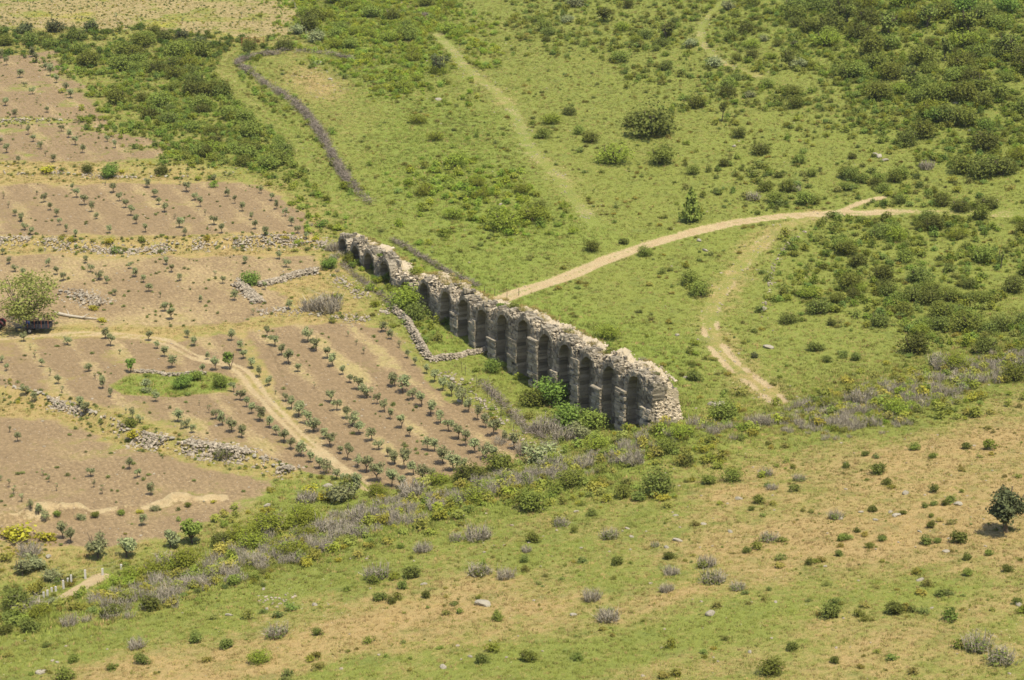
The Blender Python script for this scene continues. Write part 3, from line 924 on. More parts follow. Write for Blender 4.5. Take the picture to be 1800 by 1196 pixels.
BIG = {'d': [shrub_mesh('dark_shrub', 1400 + i, M['oak'], 1700, 0.034, 13) for i in range(3)], 'g': [shrub_mesh('green_shrub', 1420 + i, M['green'], 1700, 0.034, 13) for i in range(3)],
       'b': [shrub_mesh('bright_shrub', 1440 + i, M['broom'], 1800, 0.032, 14, aspect=0.45) for i in range(3)], 'f': [shrub_mesh('fresh_shrub', 1460 + i, M['fresh'], 1700, 0.034, 13) for i in range(2)], 'v': [shrub_mesh('grey_green_shrub', 1470 + i, M['olive'], 1000, 0.045, 10) for i in range(2)]}
# dense low undergrowth of the scrub, nobody could count it
def make_under(seed):
    r = np.random.default_rng(seed)
    V, F, t = leaf_cloud(seed, shrub_lobes(r, 5, wide=0.55), 190, 0.08)
    return mesh_np("undergrowth", V, F, M['under'], t)
under = template_collection("undergrowth_clumps", [make_under(600 + i) for i in range(6)])
DENS = {'hedge': (0.75, (0.07, 0.10, 0.03)), 'left': (0.92, (0.125, 0.165, 0.042)), 'farhill': (0.85, (0.115, 0.150, 0.038)), 'midhill': (0.48, (0.125, 0.155, 0.042)),
        'right': (0.62, (0.120, 0.155, 0.042)), 'band': (0.55, (0.115, 0.14, 0.045)), 'gateside': (0.80, (0.150, 0.195, 0.040)), 'meadow': (0.60, (0.15, 0.20, 0.04)),
        'crease': (0.55, (0.165, 0.185, 0.05)), 'foot': (0.5, (0.15, 0.2, 0.045))}
def build_under():
    rng = np.random.default_rng(61)
    P = sector_points(150000, rng)
    x, y = P[:, 0], P[:, 1]
    keep = np.zeros(len(x), bool); col = np.zeros((len(x), 3)); big = np.ones(len(x))
    free = mask_tracks(x, y) > 0.3
    lane = line_d(RUTS['lane'], x, y)[0] > 2.2
    cl = fbm(x / 7, y / 7, 67, 3)
    for k, (dn, c) in DENS.items():
        sd = poly_sd(SCRUB[k], x, y)
        p = dn * sstep(-9, 8, sd + (cl - 0.5) * 22) * sstep(0.34, 0.60, cl + (dn - 0.45) * 0.35)
        hit = (rng.uniform(size=len(x)) < p * 0.75) & free & lane
        col[hit & ~keep] = c; keep |= hit
    # odd clumps over the open slopes
    sparse = (rng.uniform(size=len(x)) < 0.020 * sstep(0.45, 0.65, fbm(x / 15, y / 15, 71, 3))) & free & lane & (mask_fields(x, y) < 0.1) & ~keep
    col[sparse] = (0.12, 0.15, 0.04); keep |= sparse
    P = P[keep]; col = col[keep]; m = len(P)
    col = 1.55 * col * rng.uniform(0.7, 1.35, (m, 1)) * np.stack([rng.uniform(0.85, 1.25, m), np.ones(m), rng.uniform(0.55, 1.0, m)], 1)
    s = 0.35 + rng.uniform(0, 1.0, m) ** 2.2 * 1.9
    scl = np.stack([s, s, s * rng.uniform(0.55, 0.95, m)], 1)
    scatter('undergrowth', 'low tangled green undergrowth filling the scrub patches', P[:, :3], rng.uniform(0, 6.28, m).astype(np.float32), scl.astype(np.float32),
            np.concatenate([col, np.ones((m, 1))], 1).astype(np.float32), rng.integers(0, 6, m).astype(np.int32), under)
build_under()

def build_herbs():
    rng = np.random.default_rng(68)
    P = sector_points(90000, rng)
    x, y = P[:, 0], P[:, 1]
    cl = fbm(x / 5, y / 5, 191, 4)
    p = np.where(crease_d(x, y) > 0, 0.30, 0.42) * sstep(0.46, 0.70, cl)
    k = (rng.uniform(size=len(x)) < p) & (mask_tracks(x, y) > 0.4) & (mask_fields(x, y) < 0.1)
    P = P[k]; m = len(P)
    col = np.array([[0.195, 0.225, 0.055]]) * rng.uniform(0.6, 1.35, (m, 1)) * np.stack([rng.uniform(0.85, 1.4, m), np.ones(m), rng.uniform(0.8, 1.3, m)], 1)
    s = 0.22 + 0.95 * rng.uniform(size=m) ** 3.5
    scatter('herbs', 'small leafy herbs dotted through the grass', P[:, :3], rng.uniform(0, 6.28, m).astype(np.float32), np.stack([s * 1.3, s * 1.3, s * 0.7], 1).astype(np.float32),
            np.concatenate([col, np.ones((m, 1))], 1).astype(np.float32), rng.integers(0, 6, m).astype(np.int32), under)
build_herbs()

def build_thicket():
    rng = np.random.default_rng(66)
    P = sector_points(60000, rng)
    x, y = P[:, 0], P[:, 1]
    p = np.zeros(len(x))
    for pts, wd, a in (([(230, 1060), (380, 1002), (500, 962), (640, 922), (780, 880), (900, 848), (1010, 822)], 5.0, 0.80), ([(1080, 815), (1160, 792), (1240, 775)], 4.0, 0.65), ([(1480, 745), (1580, 700), (1680, 668), (1800, 645), (1900, 620)], 6.5, 0.60),
                       ([(560, 400), (600, 460), (640, 495)], 1.5, 0.2), ([(920, 770), (960, 780), (1000, 770)], 3.0, 0.3), ([(1290, 760), (1350, 735), (1420, 715)], 3.0, 0.18)):
        d, _ = line_d(U(pts, 3), x, y); p = np.maximum(p, a * sstep(wd * 1.5, wd * 0.4, d + (fbm(x / 5, y / 5, 171, 3) - 0.5) * 7))
    k = rng.uniform(size=len(x)) < p
    P = P[k]; m = len(P)
    c = template_collection("thicket_clumps", [twig_mesh('thicket_clump', 540 + i, 60) for i in range(4)])
    s = rng.uniform(0.9, 2.3, m)
    scatter('dry_thicket', 'grey leafless thicket along the foot of the near slope', P[:, :3], rng.uniform(0, 6.28, m).astype(np.float32), np.stack([s, s, s * rng.uniform(0.55, 0.85, m)], 1).astype(np.float32),
            np.ones((m, 4), np.float32), rng.integers(0, 4, m).astype(np.int32), c)
build_thicket()

# weeds in the fields and yellow flowers along the terrace edges
def build_weeds():
    rng = np.random.default_rng(62)
    P = sector_points(70000, rng, umax=1100)
    x, y = P[:, 0], P[:, 1]
    f = mask_fields(x, y); free = mask_tracks(x, y) > 0.2
    cl = fbm(x / 4, y / 4, 73, 3)
    p = 0.10 * (f > 0.1) * sstep(0.45, 0.7, cl)
    yel = np.zeros(len(x))
    for L, a, w in STEPS:
        d, _ = line_d(L, x, y); q = sstep(4.5, 1.0, d + (cl - .5) * 4); p = np.maximum(p, 0.5 * q); yel = np.maximum(yel, 0.30 * q)
    sdp = poly_sd(FIELDS['pale'][0], x, y); p = np.where(sdp > 0, np.maximum(p, 0.09), p)
    top = poly_sd(FIELDS['top'][0], x, y); p = np.where(top > 0, np.maximum(p, 0.22), p); yel = np.where(top > 0, 0.3, yel)
    yb = poly_sd(U([(-60, 925), (90, 935), (110, 960), (60, 985), (-60, 985)]), x, y); p = np.where(yb > 0, 0.8, p); yel = np.where(yb > 0, 0.75, yel)
    keep = (rng.uniform(size=len(x)) < p) & free & (crease_d(x, y) < 2)
    P = P[keep]; yel = yel[keep]; m = len(P)
    isy = rng.uniform(size=m) < yel
    col = np.where(isy[:, None], np.array([[0.36, 0.33, 0.05]]), np.array([[0.17, 0.21, 0.06]])) * rng.uniform(0.6, 1.3, (m, 1))
    s = rng.uniform(0.3, 0.85, m)
    scl = np.stack([s, s, s * rng.uniform(0.4, 0.8, m)], 1)
    scatter('weeds', 'scattered weeds and yellow flowers along the field edges', P[:, :3], rng.uniform(0, 6.28, m).astype(np.float32), scl.astype(np.float32),
            np.concatenate([col, np.ones((m, 1))], 1).astype(np.float32), rng.integers(0, 6, m).astype(np.int32), under)
build_weeds()

# ------------------------------------------------------------------ labels that single a thing out
ORD = ['first', 'second', 'third', 'fourth', 'fifth', 'sixth', 'seventh', 'eighth', 'ninth', 'tenth', 'eleventh', 'twelfth', 'thirteenth', 'fourteenth', 'fifteenth', 'sixteenth', 'seventeenth', 'eighteenth', 'nineteenth', 'twentieth',
       'twenty-first', 'twenty-second', 'twenty-third', 'twenty-fourth', 'twenty-fifth', 'twenty-sixth', 'twenty-seventh', 'twenty-eighth', 'twenty-ninth', 'thirtieth', 'thirty-first', 'thirty-second', 'thirty-third', 'thirty-fourth', 'thirty-fifth', 'thirty-sixth', 'thirty-seventh', 'thirty-eighth', 'thirty-ninth', 'fortieth']
PLACES = [
    (30, 72, 'in the hedge at the top left corner'), (150, 70, 'in the hedge above the upper field'), (270, 78, 'in the hedge end left of the gate'), (390, 80, 'beside the rusty gate'),
    (180, 130, 'at the corner of the upper field'), (260, 150, 'in the scrub beyond the upper field'), (350, 140, 'in the scrub left of the lane bend'), (250, 220, 'in the scrub beside the brown strip field'),
    (340, 220, 'in the middle of the left scrub'), (430, 225, 'in the scrub beside the lane'), (380, 285, 'at the lower end of the scrub'), (480, 290, 'between the scrub and the lower lane'), (535, 335, 'where the lane narrows above the ruin'),
    (560, 50, 'just right of the gate'), (620, 40, 'on the green slope right of the gate'), (700, 60, 'above the round dark evergreen'), (690, 140, 'beside the brushwood hedge arm'), (650, 180, 'on the green slope below the hedge arm'),
    (790, 130, 'near the round dark evergreen'), (880, 60, 'on the upper slope above the eroded trail'), (970, 30, 'at the top edge of the middle slope'), (1080, 40, 'in the scrub at the top edge'), (1000, 120, 'on the slope right of the eroded trail'),
    (1180, 60, 'in the scrub left of the faint trail'), (1150, 140, 'on the slope below the faint trail'), (1290, 70, 'inside the bend of the faint trail'), (1300, 160, 'below the bend of the faint trail'), (1400, 60, 'right of the faint trail'),
    (1420, 150, 'below the dark round tree on the slope'), (1520, 60, 'in the far scrub at the top edge'), (1630, 60, 'in the far scrub among yellow flowers'), (1740, 60, 'in the scrub at the top right corner'), (1560, 150, 'in the middle of the far scrub'),
    (1680, 160, 'in the far scrub below the yellow flowers'), (1770, 180, 'in the far scrub at the right edge'), (1600, 240, 'at the lower edge of the far scrub'), (1730, 280, 'near the right edge above the road'), (1500, 250, 'on the grass below the far scrub'),
    (1240, 230, 'around the small tree with a bare trunk'), (1370, 270, 'on the open grass below the small tree'), (1100, 230, 'on the meadow beside the largest clump'), (1080, 300, 'on the meadow below the largest clump'), (1250, 300, 'on the meadow above the dirt road'),
    (1330, 340, 'in the band of scrub above the road'), (1450, 335, 'in the band of scrub near the road fork'), (1570, 335, 'in the scrub above the far road'), (1700, 365, 'along the far end of the road'), (760, 230, 'in the hollow left of the eroded trail'),
    (870, 230, 'beside the eroded trail'), (960, 250, 'just right of the eroded trail'), (800, 310, 'in the green patch above the ruin'), (900, 340, 'beside the lower eroded trail'), (830, 395, 'at the foot of the green patch'), (700, 395, 'behind the far end of the ruin'),
    (600, 400, 'at the far tip of the ruin'), (720, 520, 'growing in the gap of the ruin'), (580, 465, 'on the field edge left of the ruin'), (1060, 430, 'beside the middle of the dirt road'), (1070, 590, 'behind the near half of the ruin'), (1210, 500, 'on the meadow between the two tracks'),
    (1170, 390, 'just above the dirt road'), (870, 645, 'at the foot of the ruin by the stone wall'), (960, 715, 'at the foot of the near arches'), (1000, 790, 'below the near end of the orchard rows'), (1230, 690, 'right of the near end of the ruin'), (1270, 735, 'below the stony track end'),
    (1330, 625, 'beside the stony track'), (1420, 560, 'on the meadow right of the stony track'), (1480, 620, 'on the grass above the near slope'), (1450, 470, 'at the left of the right-hand scrub'), (1560, 470, 'in the middle of the right-hand scrub'), (1680, 470, 'in the right-hand scrub beside the slim tree'),
    (1560, 560, 'at the lower edge of the right-hand scrub'), (1680, 570, 'in the lower right-hand scrub'), (1770, 540, 'in the right-hand scrub at the right edge'), (1600, 400, 'in the scrub below the far road'), (1740, 420, 'below the road at the right edge'), (1620, 640, 'beside the brown thorn thicket'),
    (1750, 650, 'at the top of the near slope, right edge'), (1500, 720, 'at the top of the near slope'), (1380, 740, 'on the near slope below the stony track'), (1650, 720, 'on the dry slope near the right edge'), (1250, 820, 'on the near slope below the ruin'), (1130, 850, 'on the near slope left of the dry patch'),
    (1400, 830, 'on the dry slope under the valley edge'), (1540, 830, 'on the dry slope above the stones'), (1640, 880, 'on the dry slope left of the lone olive'), (1690, 950, 'on the dry slope below the lone olive'), (1500, 950, 'in the middle of the dry slope'), (1350, 930, 'at the left end of the dry slope'),
    (1240, 1000, 'on the near slope left of the dry patch edge'), (1080, 1060, 'on the lower near slope by a pale boulder'), (1460, 1070, 'on the lower slope in the dry grass'), (1600, 1060, 'on the lower slope right of the dry hollow'), (1740, 1130, 'in the bottom right corner'), (1400, 1170, 'at the bottom edge right of centre'),
    (1060, 930, 'on the middle of the near slope'), (900, 930, 'on the near slope below the orchard'), (860, 1010, 'near the hollow grey boulder'), (700, 1040, 'on the dry tongue of the near slope'), (880, 1090, 'below the hollow grey boulder'), (880, 1170, 'at the bottom edge in the centre'),
    (660, 960, 'on the near slope under the grey thorn belt'), (480, 960, 'in the thorn belt below the orchard'), (820, 860, 'in the thorn belt beside the orchard end'), (620, 890, 'at the bottom corner of the orchard'), (330, 1000, 'in the green belt beside the fence posts'), (480, 1110, 'on the left dry grass'),
    (380, 1150, 'on the lower left slope'), (240, 1130, 'on the left slope near the edge'), (110, 1190, 'in the bottom left corner'), (80, 1060, 'in the thicket below the fence posts'), (180, 950, 'beside the big olive clump'), (50, 960, 'among the yellow flowers at the left edge'),
    (330, 940, 'around the leafy fig tree'), (390, 790, 'on the long stone heap'), (300, 670, 'inside the green oval'), (440, 500, 'beside the broken stone walls'), (570, 545, 'above the ploughed orchard'), (180, 305, 'on the terrace edge below the strip field'), (60, 305, 'at the left end of the upper terrace edge'),
    (300, 300, 'on the terrace edge under the scrub'), (60, 435, 'on the rubble terrace at the left edge'), (180, 435, 'on the rubble terrace below the olives'), (330, 432, 'in the middle of the rubble terrace'), (480, 425, 'at the right end of the rubble terrace'), (150, 520, 'on the rubble heap beside the cart'),
    (150, 890, 'on the sandy bank'), (120, 720, 'on the low wall at the left edge'), (250, 770, 'along the low wall'), (700, 600, 'beside the dry stone wall'), (850, 510, 'on top of the ruin'), (1040, 600, 'on top of the near end of the ruin'),
]
PL = np.array([(p[0], p[1]) for p in PLACES], float)
PENDING = []
def pend(o, adj, cat, u, v, group):
    PENDING.append((o, adj, cat, u, v, group))

def settle_labels():
    groups = {}
    for it in PENDING:
        u, v = it[3], it[4]
        i = int(np.argmin((PL[:, 0] - u) ** 2 + ((PL[:, 1] - v) * 1.3) ** 2))
        groups.setdefault((it[1], i), []).append(it)
    for (adj, i), L in groups.items():
        L.sort(key=lambda t: t[3])
        ph = PLACES[i][2]
        for k, (o, a, cat, u, v, g) in enumerate(L):
            if len(L) == 1: lab = f"{adj} {ph}"
            else:
                rest = ORD[k] + ' from left' if k else 'leftmost'
                lab = f"{rest} {adj} {ph}" if not k else f"{adj} {ph}, {rest}"
            tag(o, lab, cat, g)

# ------------------------------------------------------------------ the ruined aqueduct
A_NEAR, A_FAR, AD = AQ_NEAR, AQ_FAR, AQ_DIR
ALEN = np.linalg.norm(A_FAR - A_NEAR)
AN = np.array([-AD[1], AD[0]])
if AN[0] > 0: AN = -AN                      # front normal, towards the orchard
def aw(s, w):                               # wall coordinates -> ground
    return A_NEAR[0] + AD[0] * s + AN[0] * w, A_NEAR[1] + AD[1] * s + AN[1] * w
def s_of_u(u, w=0.0):
    lo, hi = -5.0, ALEN + 8
    for _ in range(50):
        m = (lo + hi) / 2
        x, y = aw(m, w); z = hterrain(np.array([x]), np.array([y]))[0]
        if project(np.array([x]), np.array([y]), np.array([z + 4]))[0][0] > u: lo = m
        else: hi = m
    return (lo + hi) / 2
# arches: photograph x of the opening's middle, row of the crown; broken = how far the facing between has fallen
BAYS = [(1116, 662, 0.2), (1072, 645, 0.7), (1032, 628, 0.4), (994, 606, 0.1), (959, 588, 0.7), (921, 563, 0.2), (884, 554, 0.0), (848, 545, 0.5), (816, 527, 1.0),
        (784, 513, 1.0), (746, 498, 1.2), (712, 496, 1.2), (676, 460, 1.2), (648, 445, 0.7), (624, 433, 1.0), (602, 420, 1.3)]
def build_aqueduct():
    root = link('ruined_aqueduct', None, loc=(A_NEAR[0], A_NEAR[1], hterrain(np.array([A_NEAR[0]]), np.array([A_NEAR[1]]))[0]))
    tag(root, 'long ruined stone aqueduct with a row of dark blind arches', 'aqueduct')
    O = np.array(root.location)
    R3 = np.array([[AD[0], AN[0], 0], [AD[1], AN[1], 0], [0, 0, 1]])   # columns: along, out, up
    root.rotation_euler = (0, 0, 0)
    def loc(P):                                                         # wall coordinates (s, w, z world) -> local
        P = np.asarray(P, float).reshape(-1, 3)
        x = A_NEAR[0] + AD[0] * P[:, 0] + AN[0] * P[:, 1]; y = A_NEAR[1] + AD[1] * P[:, 0] + AN[1] * P[:, 1]
        return np.stack([x - O[0], y - O[1], P[:, 2] - O[2]], 1)
    rng = np.random.default_rng(99)
    def block(mb, s0, s1, w0, w1, z0, z1, jit=0.025, tint=None):
        g = np.array([[s, w, z] for s in (s0, s1) for w in (w0, w1) for z in (z0, z1)], float)
        g += rng.normal(0, jit, g.shape) * np.array([1, 1, 0.6])
        mb.add(loc(g), MB.BOXF, tint if tint is not None else rng.uniform(0.55, 1.45))
    B = []
    for (u, v, br) in BAYS:
        s = s_of_u(u, 0.0)
        x, y = aw(s, 0.0)
        zc = z_for_row(y, v); zg = hterrain(np.array([x]), np.array([y]))[0]
        B.append([s, zc, zg, br])
    B = np.array(B)
    nb = len(B)
    edges = np.concatenate([[0.0], (B[1:, 0] + B[:-1, 0]) / 2, [B[-1, 0] + 1.9]])
    T = 4.1; ND = 1.5                                      # wall thickness, niche depth
    def ground(s, w=0.4):
        x, y = aw(np.asarray(s, float), w); return hterrain(np.atleast_1d(x), np.atleast_1d(y))
    zc_line = lambda s: np.interp(s, B[:, 0], B[:, 1])
    br_line = lambda s: np.interp(s, B[:, 0], B[:, 3])
    def top_core(s):                                        # crest of the rubble core
        s = np.asarray(s, float)
        dn_ = np.min(np.abs(np.atleast_1d(s)[:, None] - B[None, :, 0]), axis=1).reshape(np.shape(s))
        base = zc_line(s) + 0.8 - (0.05 + 0.55 * br_line(s)) * sstep(0.9, 2.7, dn_) + (0.9 + 1.1 * sstep(40, 60, s)) * (vnoise(s / 5.3, s * 0 + 5.5, 15) - 0.5)
        return base + 1.0 * (fbm(s / 3.1, s * 0 + 3.3, 5, 3) - 0.5) * 2 + 0.35 * (vnoise(s / 0.9, s * 0 + 8.1, 9) - 0.5)
    def top_front(s, ctr):                                  # crest of the outer face: falls between the arches
        br = br_line(s)
        d = np.abs(s - ctr)
        return zc_line(s) + 0.75 + 1.0 * (vnoise(np.atleast_1d(s) / 0.9, np.atleast_1d(s) * 0 + 1.7, 4)[0] - 0.5) - br * 1.7 * sstep(0.9, 2.4, d) - 0.15 * sstep(1.2, 2.6, d)
    # --- core behind the niches: displaced closed body
    ss = np.arange(0.35, edges[-1], 0.33)
    prof = [(-ND, 0.0), (-ND, 0.33), (-ND, 0.66), (-ND - 0.05, 0.88), (-ND - 0.45, 0.97), (-T * 0.55, 1.0), (-T * 0.72, 1.02), (-T * 0.9, 0.93), (-T, 0.72), (-T - 0.1, 0.35), (-T - 0.25, 0.0)]
    V = []
    for i, s in enumerate(ss):
        gz = ground(s, -1.0)[0] - 0.6; gb = ground(s, -T)[0] - 0.6; tz = top_core(s)
        endfall = sstep(0, 2.6, s)                          # the near end is broken off in a slope
        for j, (w, f) in enumerate(prof):
            base = gz if w > -T * 0.6 else gb
            if w < -T * 0.5: f = f * (0.80 + 0.2 * endfall)
            z = base + (tz - base) * f
            if 0 < f: z += 0.35 * (hash2(np.array([i]), np.array([j]), 3)[0] - 0.5); w = w + 0.25 * (hash2(np.array([i]), np.array([j]), 8)[0] - 0.5) * (1 if j > 3 else 0.2)
            V.append((s, w, z))
    k = len(prof); n = len(ss)
    F = [[i * k + j, i * k + j + 1, (i + 1) * k + j + 1, (i + 1) * k + j] for i in range(n - 1) for j in range(k - 1)]
    V = np.array(V); c0 = V[:k].mean(0); c1 = V[-k:].mean(0)
    V = np.vstack([V, c0, c1]); F3 = [[j + 1, j, n * k] for j in range(k - 1)] + [[(n - 1) * k + j, (n - 1) * k + j + 1, n * k + 1] for j in range(k - 1)]
    F3 += [[0, k - 1, n * k], [(n) * k - 1, (n - 1) * k, n * k + 1]]
    core = mesh_np('core', loc(V), [np.array(F), np.array(F3)], M['mortar'], np.ones(len(V)))
    link('core', core, root)
    # --- rubble stones bedded over the crest, the broken near end and the back
    ico_v, ico_f = ico(1)
    RV = []; RF = []; RT = []; cnt = 0
    def stone(s, w, z, a, b, c):
        nonlocal cnt
        q = ico_v * (1 + rng.normal(0, 0.16, (len(ico_v), 1)))
        q = q * np.array([a, b, c]); q = q @ rand_rot(rng, 1)[0].T if rng.uniform() < 0.35 else q @ rotz(rng.uniform(0, 6.28)).T
        RV.append(loc([[s, w, z]]) + q); RF.append(ico_f + cnt); RT.append(np.full(len(ico_v), rng.uniform(0.6, 1.35))); cnt += len(ico_v)
    for i in range(4600):
        s = rng.uniform(0.2, edges[-1] - 0.2); f = rng.uniform()
        tz = top_core(s)
        if f < 0.60:                                         # crest
            w = rng.uniform(-T, -0.35); z = tz - 0.25 * (w > -ND) + 0.02 * rng.normal() - 0.30 * max(0, (-w - T * 0.8)) - 0.1
        else:                                                # slope of fallen facing towards the front between arches
            j = int(np.argmin(np.abs(B[:, 0] - s)))
            if abs(s - B[j, 0]) < 1.0 or rng.uniform() > B[j, 3] + 0.15: continue
            t = rng.uniform(); w = -ND + 0.25 + t * 1.0; z = tz + (top_front(s, B[j, 0]) - tz) * t
        a = 0.07 + 0.24 * rng.uniform() ** 1.8
        stone(s, w, z - 0.06, a * 1.1, a * rng.uniform(0.6, 1), a * rng.uniform(0.28, 0.55))
    gz0 = ground(0.0, -2.0)[0]
    for i in range(2200):                                    # near end, broken slope
        w = rng.uniform(-T - 0.1, -0.5); t = rng.uniform() ** 0.8
        tz = top_core(1.5) * (1 if w > -T * 0.6 else 0.97)
        z = gz0 - 0.2 + (tz - gz0) * (1 - t) * (0.97 if w > -T * 0.55 else 0.97 - 0.22 * (-w - T * .55) / (T * .45))
        s = 1.0 - 1.5 * (t ** 1.4) + rng.normal(0, 0.10) - 0.25 * math.sin((w + T) / T * math.pi)
        a = 0.08 + 0.22 * rng.uniform() ** 1.5
        stone(s, w, z, a, a * rng.uniform(0.6, 1), a * rng.uniform(0.35, 0.65))
    V = np.vstack(RV); F = np.vstack(RF)
    rb = link('rubble', mesh_np('rubble', V, F, M['rubble'], np.concatenate(RT)), root); rb['kind'] = 'stuff'
    # solid mass behind the broken near end
    mb = MB()
    for q in range(9):
        z0 = gz0 - 0.5 + q * (top_core(1.0) - gz0) / 9.5; z1 = z0 + (top_core(1.0) - gz0) / 9.0
        off = 0.95 - 1.25 * (1 - q / 9.0) ** 1.3
        block(mb, off - 0.2, 1.6, -T + 0.1 + 0.14 * q * (q > 5), -ND + 0.4, z0, z1, 0.12, 1.0)
    link('broken_end', mb.mesh('broken_end', M['mortar']), root)
    # --- each bay: piers, niche wall, arch ring, upper facing
    for i in range(nb):
        s_c, zc, zg, br = B[i]
        e0, e1 = edges[i], edges[i + 1]
        pitch = e1 - e0
        half = min(1.8, pitch * 0.325)
        g0 = ground(s_c)[0] - 0.5
        spring = zc - half - 0.15
        # niche wall of squared blocks
        mb = MB(); z = g0; row = 0
        while z < zc + 0.3:
            hgt = rng.uniform(0.40, 0.56); s = s_c - half - 0.35 - (row % 2) * 0.35
            while s < s_c + half + 0.35:
                wd = rng.uniform(0.55, 1.0)
                block(mb, s + 0.012, min(s + wd, s_c + half + 0.4) - 0.012, -ND - 0.3, -ND + 0.14 + rng.normal(0, 0.05), z + 0.025, z + hgt - 0.02, 0.02)
                s += wd
            z += hgt; row += 1
        link('niche_wall', mb.mesh('niche_wall', M['ashlar']), root)
        # arch ring
        mb = MB(); nv = 13
        for a in range(nv):
            t0 = math.pi * a / nv + 0.012; t1 = math.pi * (a + 1) / nv - 0.012
            ro = half + rng.uniform(0.42, 0.6); wf = rng.uniform(-0.05, 0.06)
            g = []
            for (t, r) in ((t0, half), (t0, ro), (t1, half), (t1, ro)):
                for w in (-ND - 0.2, wf):
                    g.append((s_c + math.cos(t) * r, w, spring + math.sin(t) * r * 1.08))
            g = np.array(g); g += rng.normal(0, 0.015, g.shape)
            mb.add(loc(g), np.array([[0, 1, 3, 2], [4, 6, 7, 5], [0, 4, 5, 1], [2, 3, 7, 6], [0, 2, 6, 4], [1, 5, 7, 3]]), rng.uniform(0.75, 1.3))
        link('arch', mb.mesh('arch', M['ashlar']), root)
        # upper facing of small stones above the arch and over the piers
        mb = MB(); z = spring - 0.1
        while z < zc + 1.9:
            hgt = rng.uniform(0.24, 0.36); s = e0
            while s < e1:
                wd = rng.uniform(0.3, 0.6); sc = s + wd / 2
                r = math.hypot(sc - s_c, (z + hgt / 2 - spring) / 1.08)
                out = (r > half + 0.36) if z + hgt / 2 > spring else abs(sc - s_c) > half + 0.1
                if out and z + hgt / 2 < top_front(sc, s_c) + rng.normal(0, 0.12):
                    if z + hgt > top_front(sc, s_c) - 0.75:      # ragged crest: short broken pieces
                        wq = rng.normal(-0.06, 0.08)
                        while wq > -ND - 0.3:
                            dq = rng.uniform(0.25, 0.55)
                            if rng.uniform() < 0.86: block(mb, s + rng.uniform(0, 0.08), s + wd - rng.uniform(0, 0.08), wq - dq, wq, z - 0.05 + rng.normal(0, 0.05), z + hgt + rng.normal(0, 0.13), 0.05)
                            wq -= dq
                    else: block(mb, s + 0.01, s + wd - 0.01, -ND - 0.25, rng.normal(-0.04, 0.05), z + 0.01, z + hgt - 0.01, 0.025)
                s += wd
            z += hgt
        if mb.n: link('upper_facing', mb.mesh('upper_facing', M['ashlar']), root)['kind'] = 'stuff'
    # piers stand on the edges between bays
    for i in range(nb + 1):
        s_e = edges[i]
        left = B[i - 1] if i > 0 else None; right = B[i] if i < nb else None
        s0 = (left[0] + min(1.8, (edges[i] - edges[i - 1]) * 0.325)) if left is not None else s_e + 0.1
        s1 = (right[0] - min(1.8, (edges[i + 1] - edges[i]) * 0.325)) if right is not None else s_e
        if s1 - s0 < 0.4: continue
        zc = np.mean([q[1] for q in (left, right) if q is not None])
        g0 = ground((s0 + s1) / 2)[0] - 0.5; top = zc - 1.3
        mb = MB(); z = g0; row = 0
        while z < top:
            hgt = rng.uniform(0.38, 0.55); s = s0 - (0.3 if row % 2 else 0.0)
            while s < s1 - 0.05:
                wd = rng.uniform(0.5, 0.95)
                a, b_ = max(s, s0) + 0.012, min(s + wd, s1) - 0.012
                if b_ - a > 0.1: block(mb, a + 0.012, b_ - 0.012, -ND - 0.1, rng.normal(0.0, 0.065), z + 0.03, z + hgt - 0.02, 0.03)
                s += wd
            z += hgt; row += 1
        # buttress in front, up to the impost, with a projecting cap
        H = top - g0
        if i <= 9 and H > 2.0:
            bt = g0 + H * (0.55, 0.82, 0.68, 0.98, 0.6, 0.9, 0.74)[i % 7]; m0 = s0 + 0.05; m1 = s1 - 0.03
            bd = rng.uniform(0.22, 0.42); z = g0; row = 0
            while z < bt:
                hgt = rng.uniform(0.36, 0.52); split = m0 + (m1 - m0) * rng.uniform(0.35, 0.65)
                for a, b_ in ((m0, split), (split, m1)):
                    if rng.uniform() < 0.88:
                        block(mb, a + 0.015 + rng.uniform(0, 0.08), b_ - 0.02, 0.02, bd + rng.normal(0, 0.07), z + 0.025, z + hgt - 0.02, 0.04, rng.uniform(0.85, 1.5))
                z += hgt
            if i in (2, 5, 7): block(mb, m0 - 0.06, m1 + 0.04, 0.0, bd + 0.12, z, z + 0.18, 0.03, 1.2)
        link('pier', mb.mesh('pier', M['ashlar']), root)
    return root, B, top_core, T, ND

def ico(sub):
    t = (1 + 5 ** 0.5) / 2
    v = [(-1, t, 0), (1, t, 0), (-1, -t, 0), (1, -t, 0), (0, -1, t), (0, 1, t), (0, -1, -t), (0, 1, -t), (t, 0, -1), (t, 0, 1), (-t, 0, -1), (-t, 0, 1)]
    f = [(0, 11, 5), (0, 5, 1), (0, 1, 7), (0, 7, 10), (0, 10, 11), (1, 5, 9), (5, 11, 4), (11, 10, 2), (10, 7, 6), (7, 1, 8), (3, 9, 4), (3, 4, 2), (3, 2, 6), (3, 6, 8), (3, 8, 9), (4, 9, 5), (2, 4, 11), (6, 2, 10), (8, 6, 7), (9, 8, 1)]
    v = [np.array(p) / np.linalg.norm(p) for p in v]
    for _ in range(sub - 1):
        cache = {}; nf = []
        def mid(a, b):
            k = (min(a, b), max(a, b))
            if k not in cache:
                m = v[a] + v[b]; v.append(m / np.linalg.norm(m)); cache[k] = len(v) - 1
            return cache[k]
        for a, b, c in f:
            x, y, z = mid(a, b), mid(b, c), mid(c, a); nf += [(a, x, z), (b, y, x), (c, z, y), (x, y, z)]
        f = nf
    return np.array(v), np.array(f)

AQ, AB, TOPC, AT, AND = build_aqueduct()

